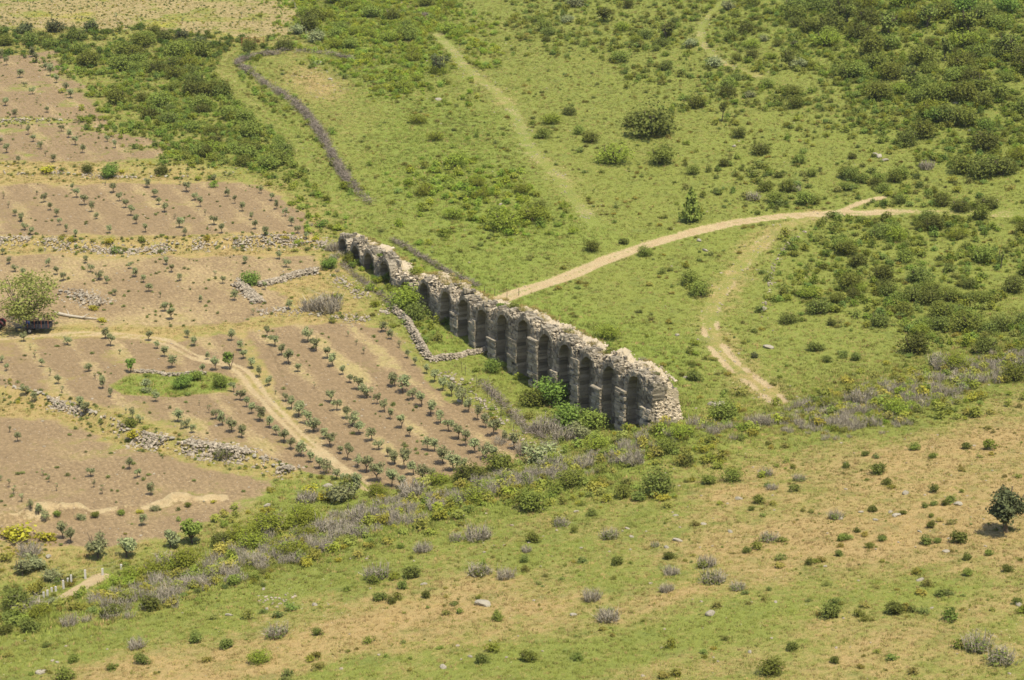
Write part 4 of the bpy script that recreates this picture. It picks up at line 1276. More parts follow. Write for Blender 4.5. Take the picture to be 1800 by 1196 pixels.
# ------------------------------------------------------------------ dry stone walls and rubble
def stone_pile(name, label, cat, pts, width, height, n, size, seed, big=0, group=None, loose=0.0):
    """a low bank of loose stones along a line of photograph points"""
    rng = np.random.default_rng(seed)
    L = U(pts, 4)
    seg = np.linalg.norm(np.diff(L, axis=0), axis=1); cum = np.concatenate([[0], np.cumsum(seg)]); tot = cum[-1]
    c = L[len(L) // 2]; O = np.array([c[0], c[1], hterrain(np.array([c[0]]), np.array([c[1]]))[0]])
    iv, jf = ico(1)
    n = int(n)
    t = rng.uniform(0, tot, n)
    px = np.interp(t, cum, L[:, 0]); py = np.interp(t, cum, L[:, 1])
    tx = np.gradient(L[:, 0], cum); ty = np.gradient(L[:, 1], cum)
    nx = -np.interp(t, cum, ty); ny = np.interp(t, cum, tx)
    gap = fbm(t / 3.0, t * 0 + 2.2, seed + 40, 3); keep = rng.uniform(size=n) < 1 - loose * sstep(0.62, 0.36, gap)
    off = rng.normal(0, 0.42 + 0.25 * loose, n).clip(-1.6, 1.6) * width / 2
    x = px + nx * off; y = py + ny * off
    lump = 0.55 + 0.9 * fbm(t / 2.5, t * 0 + seed, seed, 2)
    prof = np.clip(1 - (np.abs(off) / (width / 2)) ** 1.5, 0, 1) * height * lump
    z = hterrain(x, y) + prof * rng.uniform(0.0, 1.0, n) ** 0.45
    V = []; F = []; T = []; k = 0
    for i in range(n):
        if not keep[i]: continue
        a = size * rng.uniform(0.5, 1.35)
        q = iv * (1 + rng.normal(0, 0.18, (12, 1))) * np.array([a, a * rng.uniform(0.55, 1), a * rng.uniform(0.35, 0.75)])
        q = q @ rotz(rng.uniform(0, 6.28)).T
        if rng.uniform() < 0.4: q = q @ rand_rot(rng, 1)[0].T
        V.append(q + np.array([x[i], y[i], z[i]]) - O); F.append(jf + k); T.append(np.full(12, rng.uniform(0.65, 1.3))); k += 12
    me = mesh_np('stones', np.vstack(V), np.vstack(F), M['field_stone'], np.concatenate(T))
    root = link(name, None, loc=O)
    so = link('stones', me, root); so['kind'] = 'stuff'
    bm = BOULDERS
    for i in range(big):
        tt = rng.uniform(0, tot); oo = rng.normal(0, 0.3) * width / 2
        bx = np.interp(tt, cum, L[:, 0]) - np.interp(tt, cum, ty) * oo; by = np.interp(tt, cum, L[:, 1]) + np.interp(tt, cum, tx) * oo
        bz = hterrain(np.array([bx]), np.array([by]))[0] + height * 0.55
        s = rng.uniform(0.45, 0.75)
        link('stone', bm[i % len(bm)], root, (bx - O[0], by - O[1], bz - O[2]), (0, 0, rng.uniform(0, 6.28)), (s * 1.3, s * 0.9, s * 0.55))
    tag(root, label, cat, group)
    return root

def boulder_mesh(seed):
    r = np.random.default_rng(seed)
    v, f = ico(3)
    d = np.ones(len(v))
    for k in range(7):
        a = r.normal(size=3); a /= np.linalg.norm(a); c = r.uniform(0.55, 0.9)
        p = v @ a
        d = np.where(p * d > c, c / np.maximum(p, 1e-3), d)
    d = d * (1 + r.normal(0, 0.025, len(v)))
    q = v * d[:, None] * np.array([0.55, 0.5, 0.5])
    q[:, 2] = np.maximum(q[:, 2], -0.22)
    return mesh_np('boulder', q, f, M['boulder'], np.ones(len(v)) * r.uniform(0.9, 1.15))
BOULDERS = [boulder_mesh(700 + i) for i in range(7)]

stone_pile('dry_stone_wall', 'low dry stone wall beside the olives, curving towards the aqueduct', 'stone wall', [(692, 548), (712, 562), (728, 590), (744, 618), (756, 634)], 1.3, 1.1, 1500, 0.20, 1, 4)
stone_pile('dry_stone_wall', 'short dry stone wall running into the foot of the aqueduct', 'stone wall', [(756, 634), (790, 632), (822, 624), (858, 620)], 1.2, 0.8, 800, 0.19, 2, 3)
stone_pile('dry_stone_wall', 'dry stone wall between the bush and the far arches', 'stone wall', [(455, 504), (490, 496), (525, 485), (560, 480)], 1.3, 1.0, 1000, 0.22, 3, 5)
stone_pile('stone_heap', 'wedge of heaped stones below the round bush', 'stone heap', [(418, 500), (436, 515), (455, 534)], 2.6, 0.8, 700, 0.22, 4, 4)
stone_pile('stone_heap', 'low scatter of stones above the ploughed orchard', 'stone heap', [(455, 553), (500, 545), (545, 552), (600, 562), (650, 562)], 3.4, 0.18, 403, 0.18, 5, 6, loose=0.95)
stone_pile('rubble_terrace', 'long grey rubble terrace between two olive fields, right part', 'rubble terrace', [(255, 442), (340, 436), (420, 432), (500, 428), (575, 430)], 3.6, 0.36, 1302, 0.22, 6, 12, loose=0.95)
stone_pile('rubble_terrace', 'rubble terrace with yellow flowers at the left edge', 'rubble terrace', [(-60, 436), (30, 430), (110, 436), (190, 442), (255, 442)], 3.2, 0.27, 806, 0.22, 7, 10, loose=0.95)
stone_pile('low_stone_wall', 'low tumbled wall of flat slabs across the left field', 'stone wall', [(-40, 690), (40, 694), (95, 714), (150, 732), (195, 750), (236, 776)], 1.4, 0.36, 682, 0.22, 8, 14, loose=0.95)
stone_pile('stone_heap', 'long heap of stones around the brown bush', 'stone heap', [(236, 776), (300, 788), (360, 796), (420, 806), (470, 818), (512, 832)], 3.4, 0.48, 1364, 0.23, 9, 14, loose=0.95)
stone_pile('stone_row', 'short row of stones across the upper olive field', 'stone row', [(-40, 216), (40, 215), (115, 212)], 1.3, 0.3, 260, 0.2, 10, 4, loose=0.95)
stone_pile('stone_row', 'row of stones and weeds below the strip field', 'stone row', [(-40, 303), (40, 306), (110, 306), (200, 312), (330, 312)], 2.2, 0.24, 434, 0.2, 11, 6, loose=0.95)
stone_pile('rubble_heap', 'rubble heap behind the farm cart', 'rubble heap', [(98, 512), (125, 516), (150, 524), (175, 540)], 4.0, 0.48, 434, 0.2, 12, 6, loose=0.95)
stone_pile('stone_basin', 'low stone basin wall inside the green oval', 'stone basin', [(236, 657), (270, 657), (300, 662), (330, 660), (362, 659)], 0.7, 0.55, 420, 0.17, 13, 2)
stone_pile('stone_row', 'stones along the edge between orchard and ruin', 'stone row', [(770, 655), (800, 668), (830, 690), (860, 722), (890, 755), (925, 785)], 2.8, 0.18, 260, 0.2, 14, 8, loose=0.95)
stone_pile('stone_row', 'stones along the field edge left of the far arches', 'stone row', [(575, 478), (610, 500), (650, 530), (690, 552)], 3.0, 0.21, 322, 0.2, 15, 6, loose=0.95)
stone_pile('stone_row', 'line of pale stones on the dry near slope', 'stone row', [(398, 1078), (440, 1066), (485, 1052), (520, 1046)], 3.0, 0.1, 60, 0.17, 16, 0, loose=0.97)
stone_pile('stone_row', 'pale stones along the right rim of the stony track', 'stone row', [(1420, 408), (1385, 432), (1360, 470), (1350, 520), (1345, 560)], 1.6, 0.2, 90, 0.2, 17, 0)

# loose pebbles on the bare ground
def build_pebbles():
    rng = np.random.default_rng(64)
    P = sector_points(120000, rng)
    x, y = P[:, 0], P[:, 1]
    d1 = np.minimum(np.minimum(line_d(RUTS['meadow'], x, y)[0], line_d(RUTS['erosion'], x, y)[0]), np.minimum(line_d(RUTS['trail'], x, y)[0], line_d(RUTS['topbit'], x, y)[0]))
    p = 0.5 * np.exp(-(d1 / 2.0) ** 2) * sstep(0.35, 0.6, fbm(x / 3, y / 3, 81, 2))
    p = np.maximum(p, 0.03 * (mask_fields(x, y) > 0.5))
    p = np.maximum(p, 0.05 * (crease_d(x, y) > 5) * sstep(0.45, 0.65, fbm(x / 8, y / 8, 83, 3)))
    p = np.maximum(p, 0.30 * (poly_sd(DRYPOLY[4][0], x, y) > 0))
    for L, a, w in STEPS[:4]: p = np.maximum(p, 0.3 * np.exp(-(line_d(L, x, y)[0] / 2.5) ** 2))
    p = np.maximum(p, 0.006)
    k = rng.uniform(size=len(x)) < p
    P = P[k]; m = len(P)
    P[:, 2] += 0.03
    v, f = ico(1); ms = []
    for i in range(4):
        r = np.random.default_rng(800 + i)
        ms.append(mesh_np('pebble', v * (1 + r.normal(0, .18, (12, 1))) * np.array([0.5, 0.42, 0.26]), f, M['field_stone'], np.ones(12)))
    c = template_collection("pebble_kinds", ms)
    s = rng.uniform(0.12, 0.5, m) ** 1.4 * 1.3
    scl = np.repeat(s[:, None], 3, 1)
    scatter('pebbles', 'small pale stones strewn over the ground', P[:, :3], rng.uniform(0, 6.28, m).astype(np.float32), scl.astype(np.float32), np.ones((m, 4), np.float32), rng.integers(0, 4, m).astype(np.int32), c)
build_pebbles()

Z = {'A': (0, 300, 5.98), 'B': (280, 300, 5.98), 'D': (280, 480, 5.98), 'E': (0, 560, 5.98), 'F': (300, 660, 5.98), 'G': (560, 680, 6.645), 'H': (580, 560, 7.47), 'I': (740, 640, 5.435),
     'J': (0, 740, 5.98), 'U': (0, 60, 4.983), 'T': (0, 380, 2.99), 'K': (0, 780, 2.875), 'L': (600, 780, 2.875), 'N': (1200, 780, 2.875), 'P': (0, 0, 1.0), 'S': (0, 0, 2.99), 'X': (0, 940, 7.475)}
def parse(s):
    """'A158,480,75' -> photograph x, y of the foot and size in photograph pixels"""
    out = []
    for t in s.split():
        kind = None
        if '/' in t: t, kind = t.split('/')
        ox, oy, k = Z[t[0]]
        q = [float(a) for a in t[1:].split(',')]
        out.append((ox + q[0] / k, oy + q[1] / k, q[2] / k, kind))
    return out

BL = parse("L1187,345,38 L1690,365,32 L720,815,100 L1175,868,44 L650,1078,36 L515,1132,56 L415,712,44 L1700,492,60 L1645,525,40 L1465,472,32 L1445,430,30 "
           "N140,862,72 N340,1055,36 N285,282,46 N1080,365,58 N1050,348,38 N900,348,32 N975,388,36 N240,447,36 N105,408,36 N1700,815,60 N1200,447,30 N790,382,42 N470,802,26 N1260,832,26 N910,818,30 N720,622,30 N1130,252,60 N1390,308,62 N1200,690,52 N1330,548,42 "
           "K210,1160,64 K245,574,52 K1350,837,32 K1590,818,38 K1160,868,48 K1330,737,32 K290,1107,28 "
           "P1546,276,17 P1556,283,14 P1538,272,12 P1228,424,15 P1240,441,13 P1340,545,20 P1350,612,22 P1265,714,28 P1253,712,20 P1280,713,16 P560,112,24 P580,140,11 P1205,664,10 P795,668,18 P808,706,16 P720,560,12 P470,890,16 P575,855,20 P1680,182,10 P1290,258,12 P1705,230,10 P1190,590,12 P880,360,9 P770,176,14")
gx, gy, gz, gd = G([b[0] for b in BL], [b[1] for b in BL])
for i, b in enumerate(BL):
    s = b[2] * gd[i] / FPX * 0.9
    o = link('boulder', BOULDERS[i % 7], None, (gx[i], gy[i], gz[i] + 0.06 * s), (random.uniform(-.15, .15), random.uniform(-.15, .15), random.uniform(0, 6.28)), (s * 1.0, s * random.uniform(0.6, 0.85), s * random.uniform(0.4, 0.6)))
    pend(o, ('large' if s > 1.7 else 'pale' if s > 0.8 else 'small pale') + ' boulder', 'boulder', b[0], b[1], 'boulders lying in the grass')

# ------------------------------------------------------------------ trees
def trunk_mesh(name, seed, mat, height=0.45, r0=0.035, limbs=4, spread=0.22, top=0.75):
    r = np.random.default_rng(seed); mb = MB()
    bx, by = r.normal(0, 0.03, 2)
    fork = np.array([bx, by, height])
    mb.tube([(0, 0, -0.05), (bx * 0.4, by * 0.4, height * 0.5), fork], [r0 * 1.25, r0, r0 * 0.85], 6)
    for i in range(limbs):
        a = 6.28 * i / limbs + r.uniform(-.5, .5); d = spread * r.uniform(0.6, 1.1)
        e = np.array([math.cos(a) * d, math.sin(a) * d, top * r.uniform(0.85, 1.1)])
        m = (fork + e) / 2 + np.array([math.cos(a) * 0.04, math.sin(a) * 0.04, -0.02])
        mb.tube([fork - np.array([0, 0, 0.02]), m, e], [r0 * 0.75, r0 * 0.5, r0 * 0.2], 5)
        a2 = a + r.uniform(-.9, .9)
        mb.tube([m, m + np.array([math.cos(a2) * 0.1, math.sin(a2) * 0.1, 0.13])], [r0 * 0.4, r0 * 0.15], 4)
    return mb.mesh(name, mat)

def crown_mesh(name, seed, mat, n, size, lobes=7, r=0.33, zc=0.66, shell=0.4, aspect=0.45, flat=1.0, ls=(0.12, 0.20)):
    q = np.random.default_rng(seed); L = []
    for i in range(lobes):
        a = q.uniform(0, 6.28); d = r * 0.62 * math.sqrt(q.uniform()); s = q.uniform(*ls)
        L.append((math.cos(a) * d, math.sin(a) * d, zc + q.uniform(-0.20, 0.19) * flat, s, s, s * q.uniform(0.75, 1.1)))
    V, F, t = leaf_cloud(seed + 1, L, n, size, shell=shell, aspect=aspect)
    return mesh_np(name, V, F, mat, t)

OLV_C = [crown_mesh('crown', 900 + i, M['olive'], 360 + 50 * (i % 4), 0.055, 6 + i % 4, 0.30 + 0.03 * (i % 5), 0.56 + 0.03 * (i % 4), ls=(0.13, 0.19 + 0.02 * (i % 3))) for i in range(14)]
OLV_S = [crown_mesh('crown', 930 + i, M['olive'], 110, 0.05, 4, 0.24, 0.68, ls=(0.08, 0.14)) for i in range(4)]
OLV_T = [trunk_mesh('trunk', 940 + i, M['bark'], 0.34, 0.026) for i in range(4)]

ROWS = {
 'upper': ('the upper field', ["U45,630,80 U135,735,80", "U10,215,90 U60,275,90 U175,385,80 U215,460,50 U288,530,80 U325,605,50 U415,690,60",
    "U285,205,100 U325,255,90 U400,320,70 U440,370,110 U490,430,80 U580,495,80 U620,565,80"]),
 'strip': ('the brown strip field', ["U12,970,70 U62,1045,85 U165,1135,75", "U185,830,50 U250,885,80 U290,945,70 U360,1010,90 U400,1075,55 U465,1125,75",
    "U540,855,70 U600,910,80 U663,975,80 U718,1045,85", "U785,750,50 U945,945,70 U1012,1000,70"]),
 'terrace': ('the terrace above the rubble', ["A32,300,60 A88,395,70 A158,480,75 A225,540,100 A270,625,90 A322,685,100", "A388,260,60 A460,340,110 A530,420,95 A590,490,90 A635,580,100 A695,650,85 A795,700,85",
    "A760,210,80 A815,290,105 A890,370,115 A962,440,115 A1015,510,80 A1150,660,90", "A1110,160,50 A1195,235,115 A1260,325,105 A1320,395,95 A1375,480,115 A1440,565,110 A1535,650,95",
    "A1545,185,110 A1618,285,100 A1668,360,85 A1732,440,110 B165,515,60 B210,605,120 B275,690,105", "B220,155,70 B290,230,110 B380,315,100 B435,385,110 B485,475,70 B580,575,110 B655,665,110",
    "B575,125,80 B720,275,90 B800,350,90 B875,430,110 B960,525,95 B1005,625,115 B1110,695,105", "B1075,245,85 B1175,320,95 B1235,410,115 B1330,485,100 B1390,590,105 B1460,670,110 B1550,725,90"]),
 'pale': ('the pale field behind the cart', ["A30,890,80 A105,985,85 A165,1065,90 A245,1100,90", "A515,1015,100 A605,1100,95 A668,1165,115", "A895,980,90 A955,1070,110 A1035,1150,110 A1130,1195,100 T605,420,48",
    "A1365,1035,80 A1430,1120,110 A1505,1180,90 T783,400,50 D10,260,80 D60,410,110 D135,495,130", "A1755,990,90 B135,1075,90 B215,1165,90 D445,310,85", "B585,1120,70 B670,1195,95 D790,295,120 D990,450,80", "B900,980,90 D1110,180,90 D1365,390,110", "B1265,935,95 B1340,1020,110"]),
 'ring': ('the oval field', ["E8,470,90 E70,555,100", "E250,245,110 E320,335,60 E370,415,80 E445,510,100 E525,605,90 E612,695,100 E655,785,80", "E270,810,125 E370,880,120", "E715,280,110 E935,555,105 E1000,640,70 E1080,740,150 E1155,825,110",
    "E840,940,125 E900,1015,140", "E1105,215,130 E1165,295,130 E1255,380,70", "E1325,1000,75 E1390,1060,130 E1470,1100,100", "E1565,240,110 E1655,320,90 E1735,410,130 D130,1005,140 E1545,770,150 E1640,875,130", "F70,495,140 F160,555,120 F225,610,100",
    "D300,685,90 D360,770,100 D505,910,90 D600,1030,150 D455,1060,120", "F305,320,60 F405,400,95 F480,465,130 F545,530,170 F640,600,160 F740,660,150",
    "F665,175,140 F730,270,130 F800,340,130 F860,410,140 F940,490,180 F1040,560,150 F1115,635,130 F1190,710,160 F1270,790,150 F1370,855,180 F1465,920,140 F1555,985,140 F1645,1040,170 F1740,1095,130 G310,1140,160 G430,1190,200"]),
 'main': ('the ploughed orchard', ["D760,720,125 D860,820,120 D890,905,110 D975,1005,115 D1060,1095,130 D1155,1190,110 F1105,200,60 F1210,275,100 F1270,360,160 F1345,440,190 F1430,515,170 F1505,590,180 F1605,670,130 F1675,755,150 F1775,830,100 G340,865,210 G460,940,180 G555,1005,200 G690,1120,230 G855,1175,240 G965,1190,180",
    "D1130,680,120 D1215,770,150 D1290,870,130 D1360,960,180 D1460,1045,100 F1505,140,70 F1680,290,130 F1745,375,150 G330,370,170 G390,460,190 G480,560,180 G620,640,180 G700,740,150 G815,825,130 G890,905,180 G1005,965,240 G1110,1030,190 G1210,1090,230 G1320,1080,170",
    "D1560,730,170 D1650,820,170 D1770,905,130 H45,635,190 H175,745,140 H265,850,130 H375,945,200 H485,1040,210 H615,1135,170 G770,300,170 G845,390,150 G965,490,170 G1070,590,130 I60,830,150 I130,840,130 I215,955,170 I310,1020,190 I390,1010,130",
    "H235,245,90 H345,355,90 H445,470,100", "H860,895,200 H960,985,260 H1085,1080,170 H1200,1160,200 I90,490,170 I190,570,150 I265,645,150 I355,715,150 I430,790,170 I520,855,160 I595,910,180 I690,930,150 I760,970,120",
    "H690,185,150 H800,280,150 H910,390,100 H1020,520,130 H1120,625,120 H1270,730,130 H1370,840,170 H1480,950,200 H1600,1030,200 I390,390,190 I455,465,140 I540,540,150 I620,615,150 I690,685,200 I795,755,130 I890,820,160 I990,880,140 I1045,870,100"]),
 'lower': ('the lower field', ["J10,635,80 J95,705,100 J140,780,100 J225,855,100 J320,920,110 J405,980,120 J485,1060,130", "J105,125,90 J190,220,120", "J455,580,80 J515,650,100 J595,740,90", "J960,590,110 J990,705,100 J1080,770,100", "J1360,515,130 J1445,600,120 J1590,785,150 J1495,1110,140", "K320,480,90 K360,505,80"]),
}
def tree(name, loc, h, wid, crown, trunk, rz=None, mat=None):
    rz = random.uniform(0, 6.28) if rz is None else rz
    root = link(name, None, None, loc, (0, 0, rz), (wid, wid, h))
    link('trunk', trunk, root); link('crown', crown, root)
    return root

cnt = 0
for fk, (phrase, rows) in ROWS.items():
    for ri, rs in enumerate(rows):
        L = parse(rs); L.sort(key=lambda t: t[1])
        x, y, z, d = G([t[0] for t in L], [t[1] for t in L])
        for k, t in enumerate(L):
            h = t[2] * d[k] / FPX * 1.13
            small = h < 1.35
            wid = h * random.uniform(0.85, 1.3)
            root = tree('olive_tree', (x[k], y[k], z[k]), h, wid, random.choice(OLV_S if small else OLV_C), OLV_T[cnt % 4])
            root.rotation_euler = (random.gauss(0, 0.06), random.gauss(0, 0.06), random.uniform(0, 6.28))
            adj = 'thin sapling olive' if small else 'young olive'
            tag(root, f"{adj}, {ORD[k]} from the top, row {['one','two','three','four','five','six','seven','eight','nine','ten','eleven','twelve'][ri]} of {phrase}", 'olive tree', 'young olive trees planted in rows')
            cnt += 1
# little plants in the fallow field at the top
L = parse("S95,30,30 S155,60,25 S275,25,25 S460,25,20 S510,50,30 S375,85,25 S430,110,25 S250,125,22 S610,110,40 S1040,60,30 S960,125,30 S1020,150,30 S1270,90,30 S1330,125,30 S1375,140,25 S820,25,22 S720,120,22 S15,105,28 S70,135,28 S480,155,25")
L.sort(key=lambda t: t[0])
x, y, z, d = G([t[0] for t in L], [t[1] for t in L])
for k, t in enumerate(L):
    h = t[2] * d[k] / FPX * 1.25
    root = tree('sapling', (x[k], y[k], z[k]), h, h * 0.9, OLV_S[k % 4], OLV_T[k % 4])
    tag(root, f"tiny dark sapling in the fallow top field, {ORD[k]} from the left", 'sapling', 'saplings in the fallow field')

def single_tree(name, label, cat, u, v, hpx, wratio, cmat, n, leaf, lobes, r, zc, seed, trunk_h=0.3, shell=0.4, ls=(0.13, 0.22), limbs=5, r0=0.03, aspect=0.55, group=None, flat=1.0):
    x, y, z, d = G([u], [v]); h = hpx * d[0] / FPX * 1.05
    c = crown_mesh('crown', seed, cmat, n, leaf, lobes, r, zc, shell, aspect, flat, ls)
    t = trunk_mesh('trunk', seed + 3, M['bark'], trunk_h, r0, limbs, r * 0.7, 0.8)
    o = tree(name, (x[0], y[0], z[0]), h, h * wratio, c, t, 0.0)
    tag(o, label, cat, group)
    return o
single_tree('lone_olive', 'dark lone olive tree with a round crown on the dry slope', 'olive tree', 1768, 936, 84, 1.15, M['darktree'], 2600, 0.034, 18, 0.44, 0.60, 1000, 0.2, 0.35, (0.12, 0.20), 5, 0.045)
single_tree('broad_tree', 'broad tree with thin yellow green leaves over the cart', 'tree', 47, 580, 96, 1.5, M['spring'], 3000, 0.021, 22, 0.48, 0.56, 1010, 0.25, 0.15, (0.12, 0.22), 9, 0.016, flat=1.5)
single_tree('round_tree', 'bright green round young tree left of the stone basin', 'tree', 229, 655, 30, 0.95, M['fresh'], 420, 0.055, 7, 0.34, 0.58, 1020, 0.2)
single_tree('forked_tree', 'green tree with a forked trunk beside the farm track', 'tree', 404, 650, 36, 0.95, M['fresh'], 460, 0.055, 6, 0.38, 0.62, 1030, 0.12, limbs=3)
single_tree('fig_tree', 'dark leafy fig tree below the sandy bank', 'fig tree', 338, 955, 50, 1.15, M['green'], 620, 0.06, 9, 0.40, 0.52, 1040, 0.15)
single_tree('big_olive', 'tallest olive in the clump beside the white posts', 'olive tree', 172, 982, 56, 1.05, M['olive'], 800, 0.045, 10, 0.40, 0.54, 1050, 0.2)
single_tree('big_olive', 'right hand olive of the clump beside the white posts', 'olive tree', 222, 980, 44, 1.2, M['olive'], 700, 0.05, 9, 0.40, 0.54, 1060, 0.2)
single_tree('big_olive', 'olive touching the left side of the fig tree', 'olive tree', 300, 965, 40, 1.1, M['olive'], 600, 0.05, 8, 0.38, 0.54, 1070, 0.2)
single_tree('big_olive', 'spreading olive near the left edge above the white posts', 'olive tree', 40, 1012, 34, 1.4, M['olive'], 600, 0.05, 9, 0.40, 0.54, 1080, 0.2)
single_tree('slim_tree', 'small tree with a bare trunk above the meadow', 'tree', 1269, 214, 32, 0.85, M['oak'], 360, 0.055, 5, 0.34, 0.76, 1090, 0.5)
single_tree('slim_tree', 'slim crooked tree in the right-hand scrub', 'tree', 1759, 472, 36, 0.65, M['oak'], 300, 0.06, 5, 0.32, 0.66, 1100, 0.4)
single_tree('dark_tree', 'dark round tree on the far slope', 'tree', 1386, 118, 34, 1.05, M['oak'], 480, 0.055, 8, 0.40, 0.55, 1110, 0.25)
single_tree('dark_tree', 'round dark evergreen above the eroded trail', 'tree', 774, 130, 40, 1.05, M['darktree'], 700, 0.045, 8, 0.42, 0.52, 1120, 0.15)
for q, (u, v, hp, lab) in enumerate(((1490, 42, 38, 'dark tree at the top edge right of the faint trail'), (1562, 62, 46, 'dark tree in the upper far scrub above the leaning tree'), (1630, 48, 42, 'dark tree near the top edge among yellow flowers'), (1702, 60, 50, 'tall dark tree near the top right corner'),
                                    (1768, 100, 46, 'dark tree at the right edge below the corner'), (1598, 150, 40, 'dark tree in the middle of the far scrub'), (1722, 170, 44, 'dark tree low in the far scrub near the right edge'), (1172, 70, 34, 'dark tree in the scrub left of the faint trail'), (1060, 40, 32, 'dark tree at the top edge of the middle slope'))):
    single_tree('scrub_tree', lab, 'tree', u, v, hp, 1.15, M['oak' if q % 3 else 'green'], 620, 0.05, 9, 0.42, 0.55, 1200 + 10 * q, 0.25, group='dark trees in the far scrub')
single_tree('scrub_tree', 'dark tree leaning in the far scrub', 'tree', 1661, 108, 44, 0.8, M['oak'], 420, 0.055, 7, 0.36, 0.62, 1130, 0.3)

# ------------------------------------------------------------------ shrubs
KN = {'d': ('shrub', 'dark green shrub', 'shrub'), 'g': ('shrub', 'green shrub', 'shrub'), 'b': ('broom_bush', 'bright green bush', 'bush'), 'f': ('leafy_bush', 'lush leafy bush', 'bush'), 'o': ('evergreen_bush', 'blackish bush', 'bush'),
      'v': ('grey_green_bush', 'grey green bush', 'bush'), 'y': ('flowering_bush', 'yellow flowering bush', 'bush'), 'c': ('conical_bush', 'cone shaped bush', 'bush'), 't': ('thorn_bush', 'grey thorn bush', 'thorn bush'), 'm': ('half_dry_bush', 'half dry bush', 'bush')}
HR = {'d': 0.75, 'g': 0.72, 'b': 0.62, 'f': 0.8, 'o': 0.8, 'v': 0.7, 'y': 0.5, 'c': 1.15, 't': 0.62, 'm': 0.6}
def shrub(u, v, wpx, kind, g, hr=None):
    x, y, z, d = g
    w = wpx * d / FPX * 1.06
    h = w * (hr or HR[kind]) * random.uniform(0.88, 1.12)
    nm, adj, cat = KN[kind]
    o = link(nm, random.choice(BIG[kind] if w > 2.6 and kind in BIG else SHRUB[kind]), None, (x, y, z), (0, 0, random.uniform(0, 6.28)), (w, w, h))
    size = 'big ' if w > 3.4 else 'small ' if w < 1.3 else ''
    pend(o, size + adj, cat, u, v, {'shrub': 'shrubs on the slopes', 'thorn bush': 'thorn bushes on the slopes'}.get(cat, 'bushes on the slopes'))
    return o

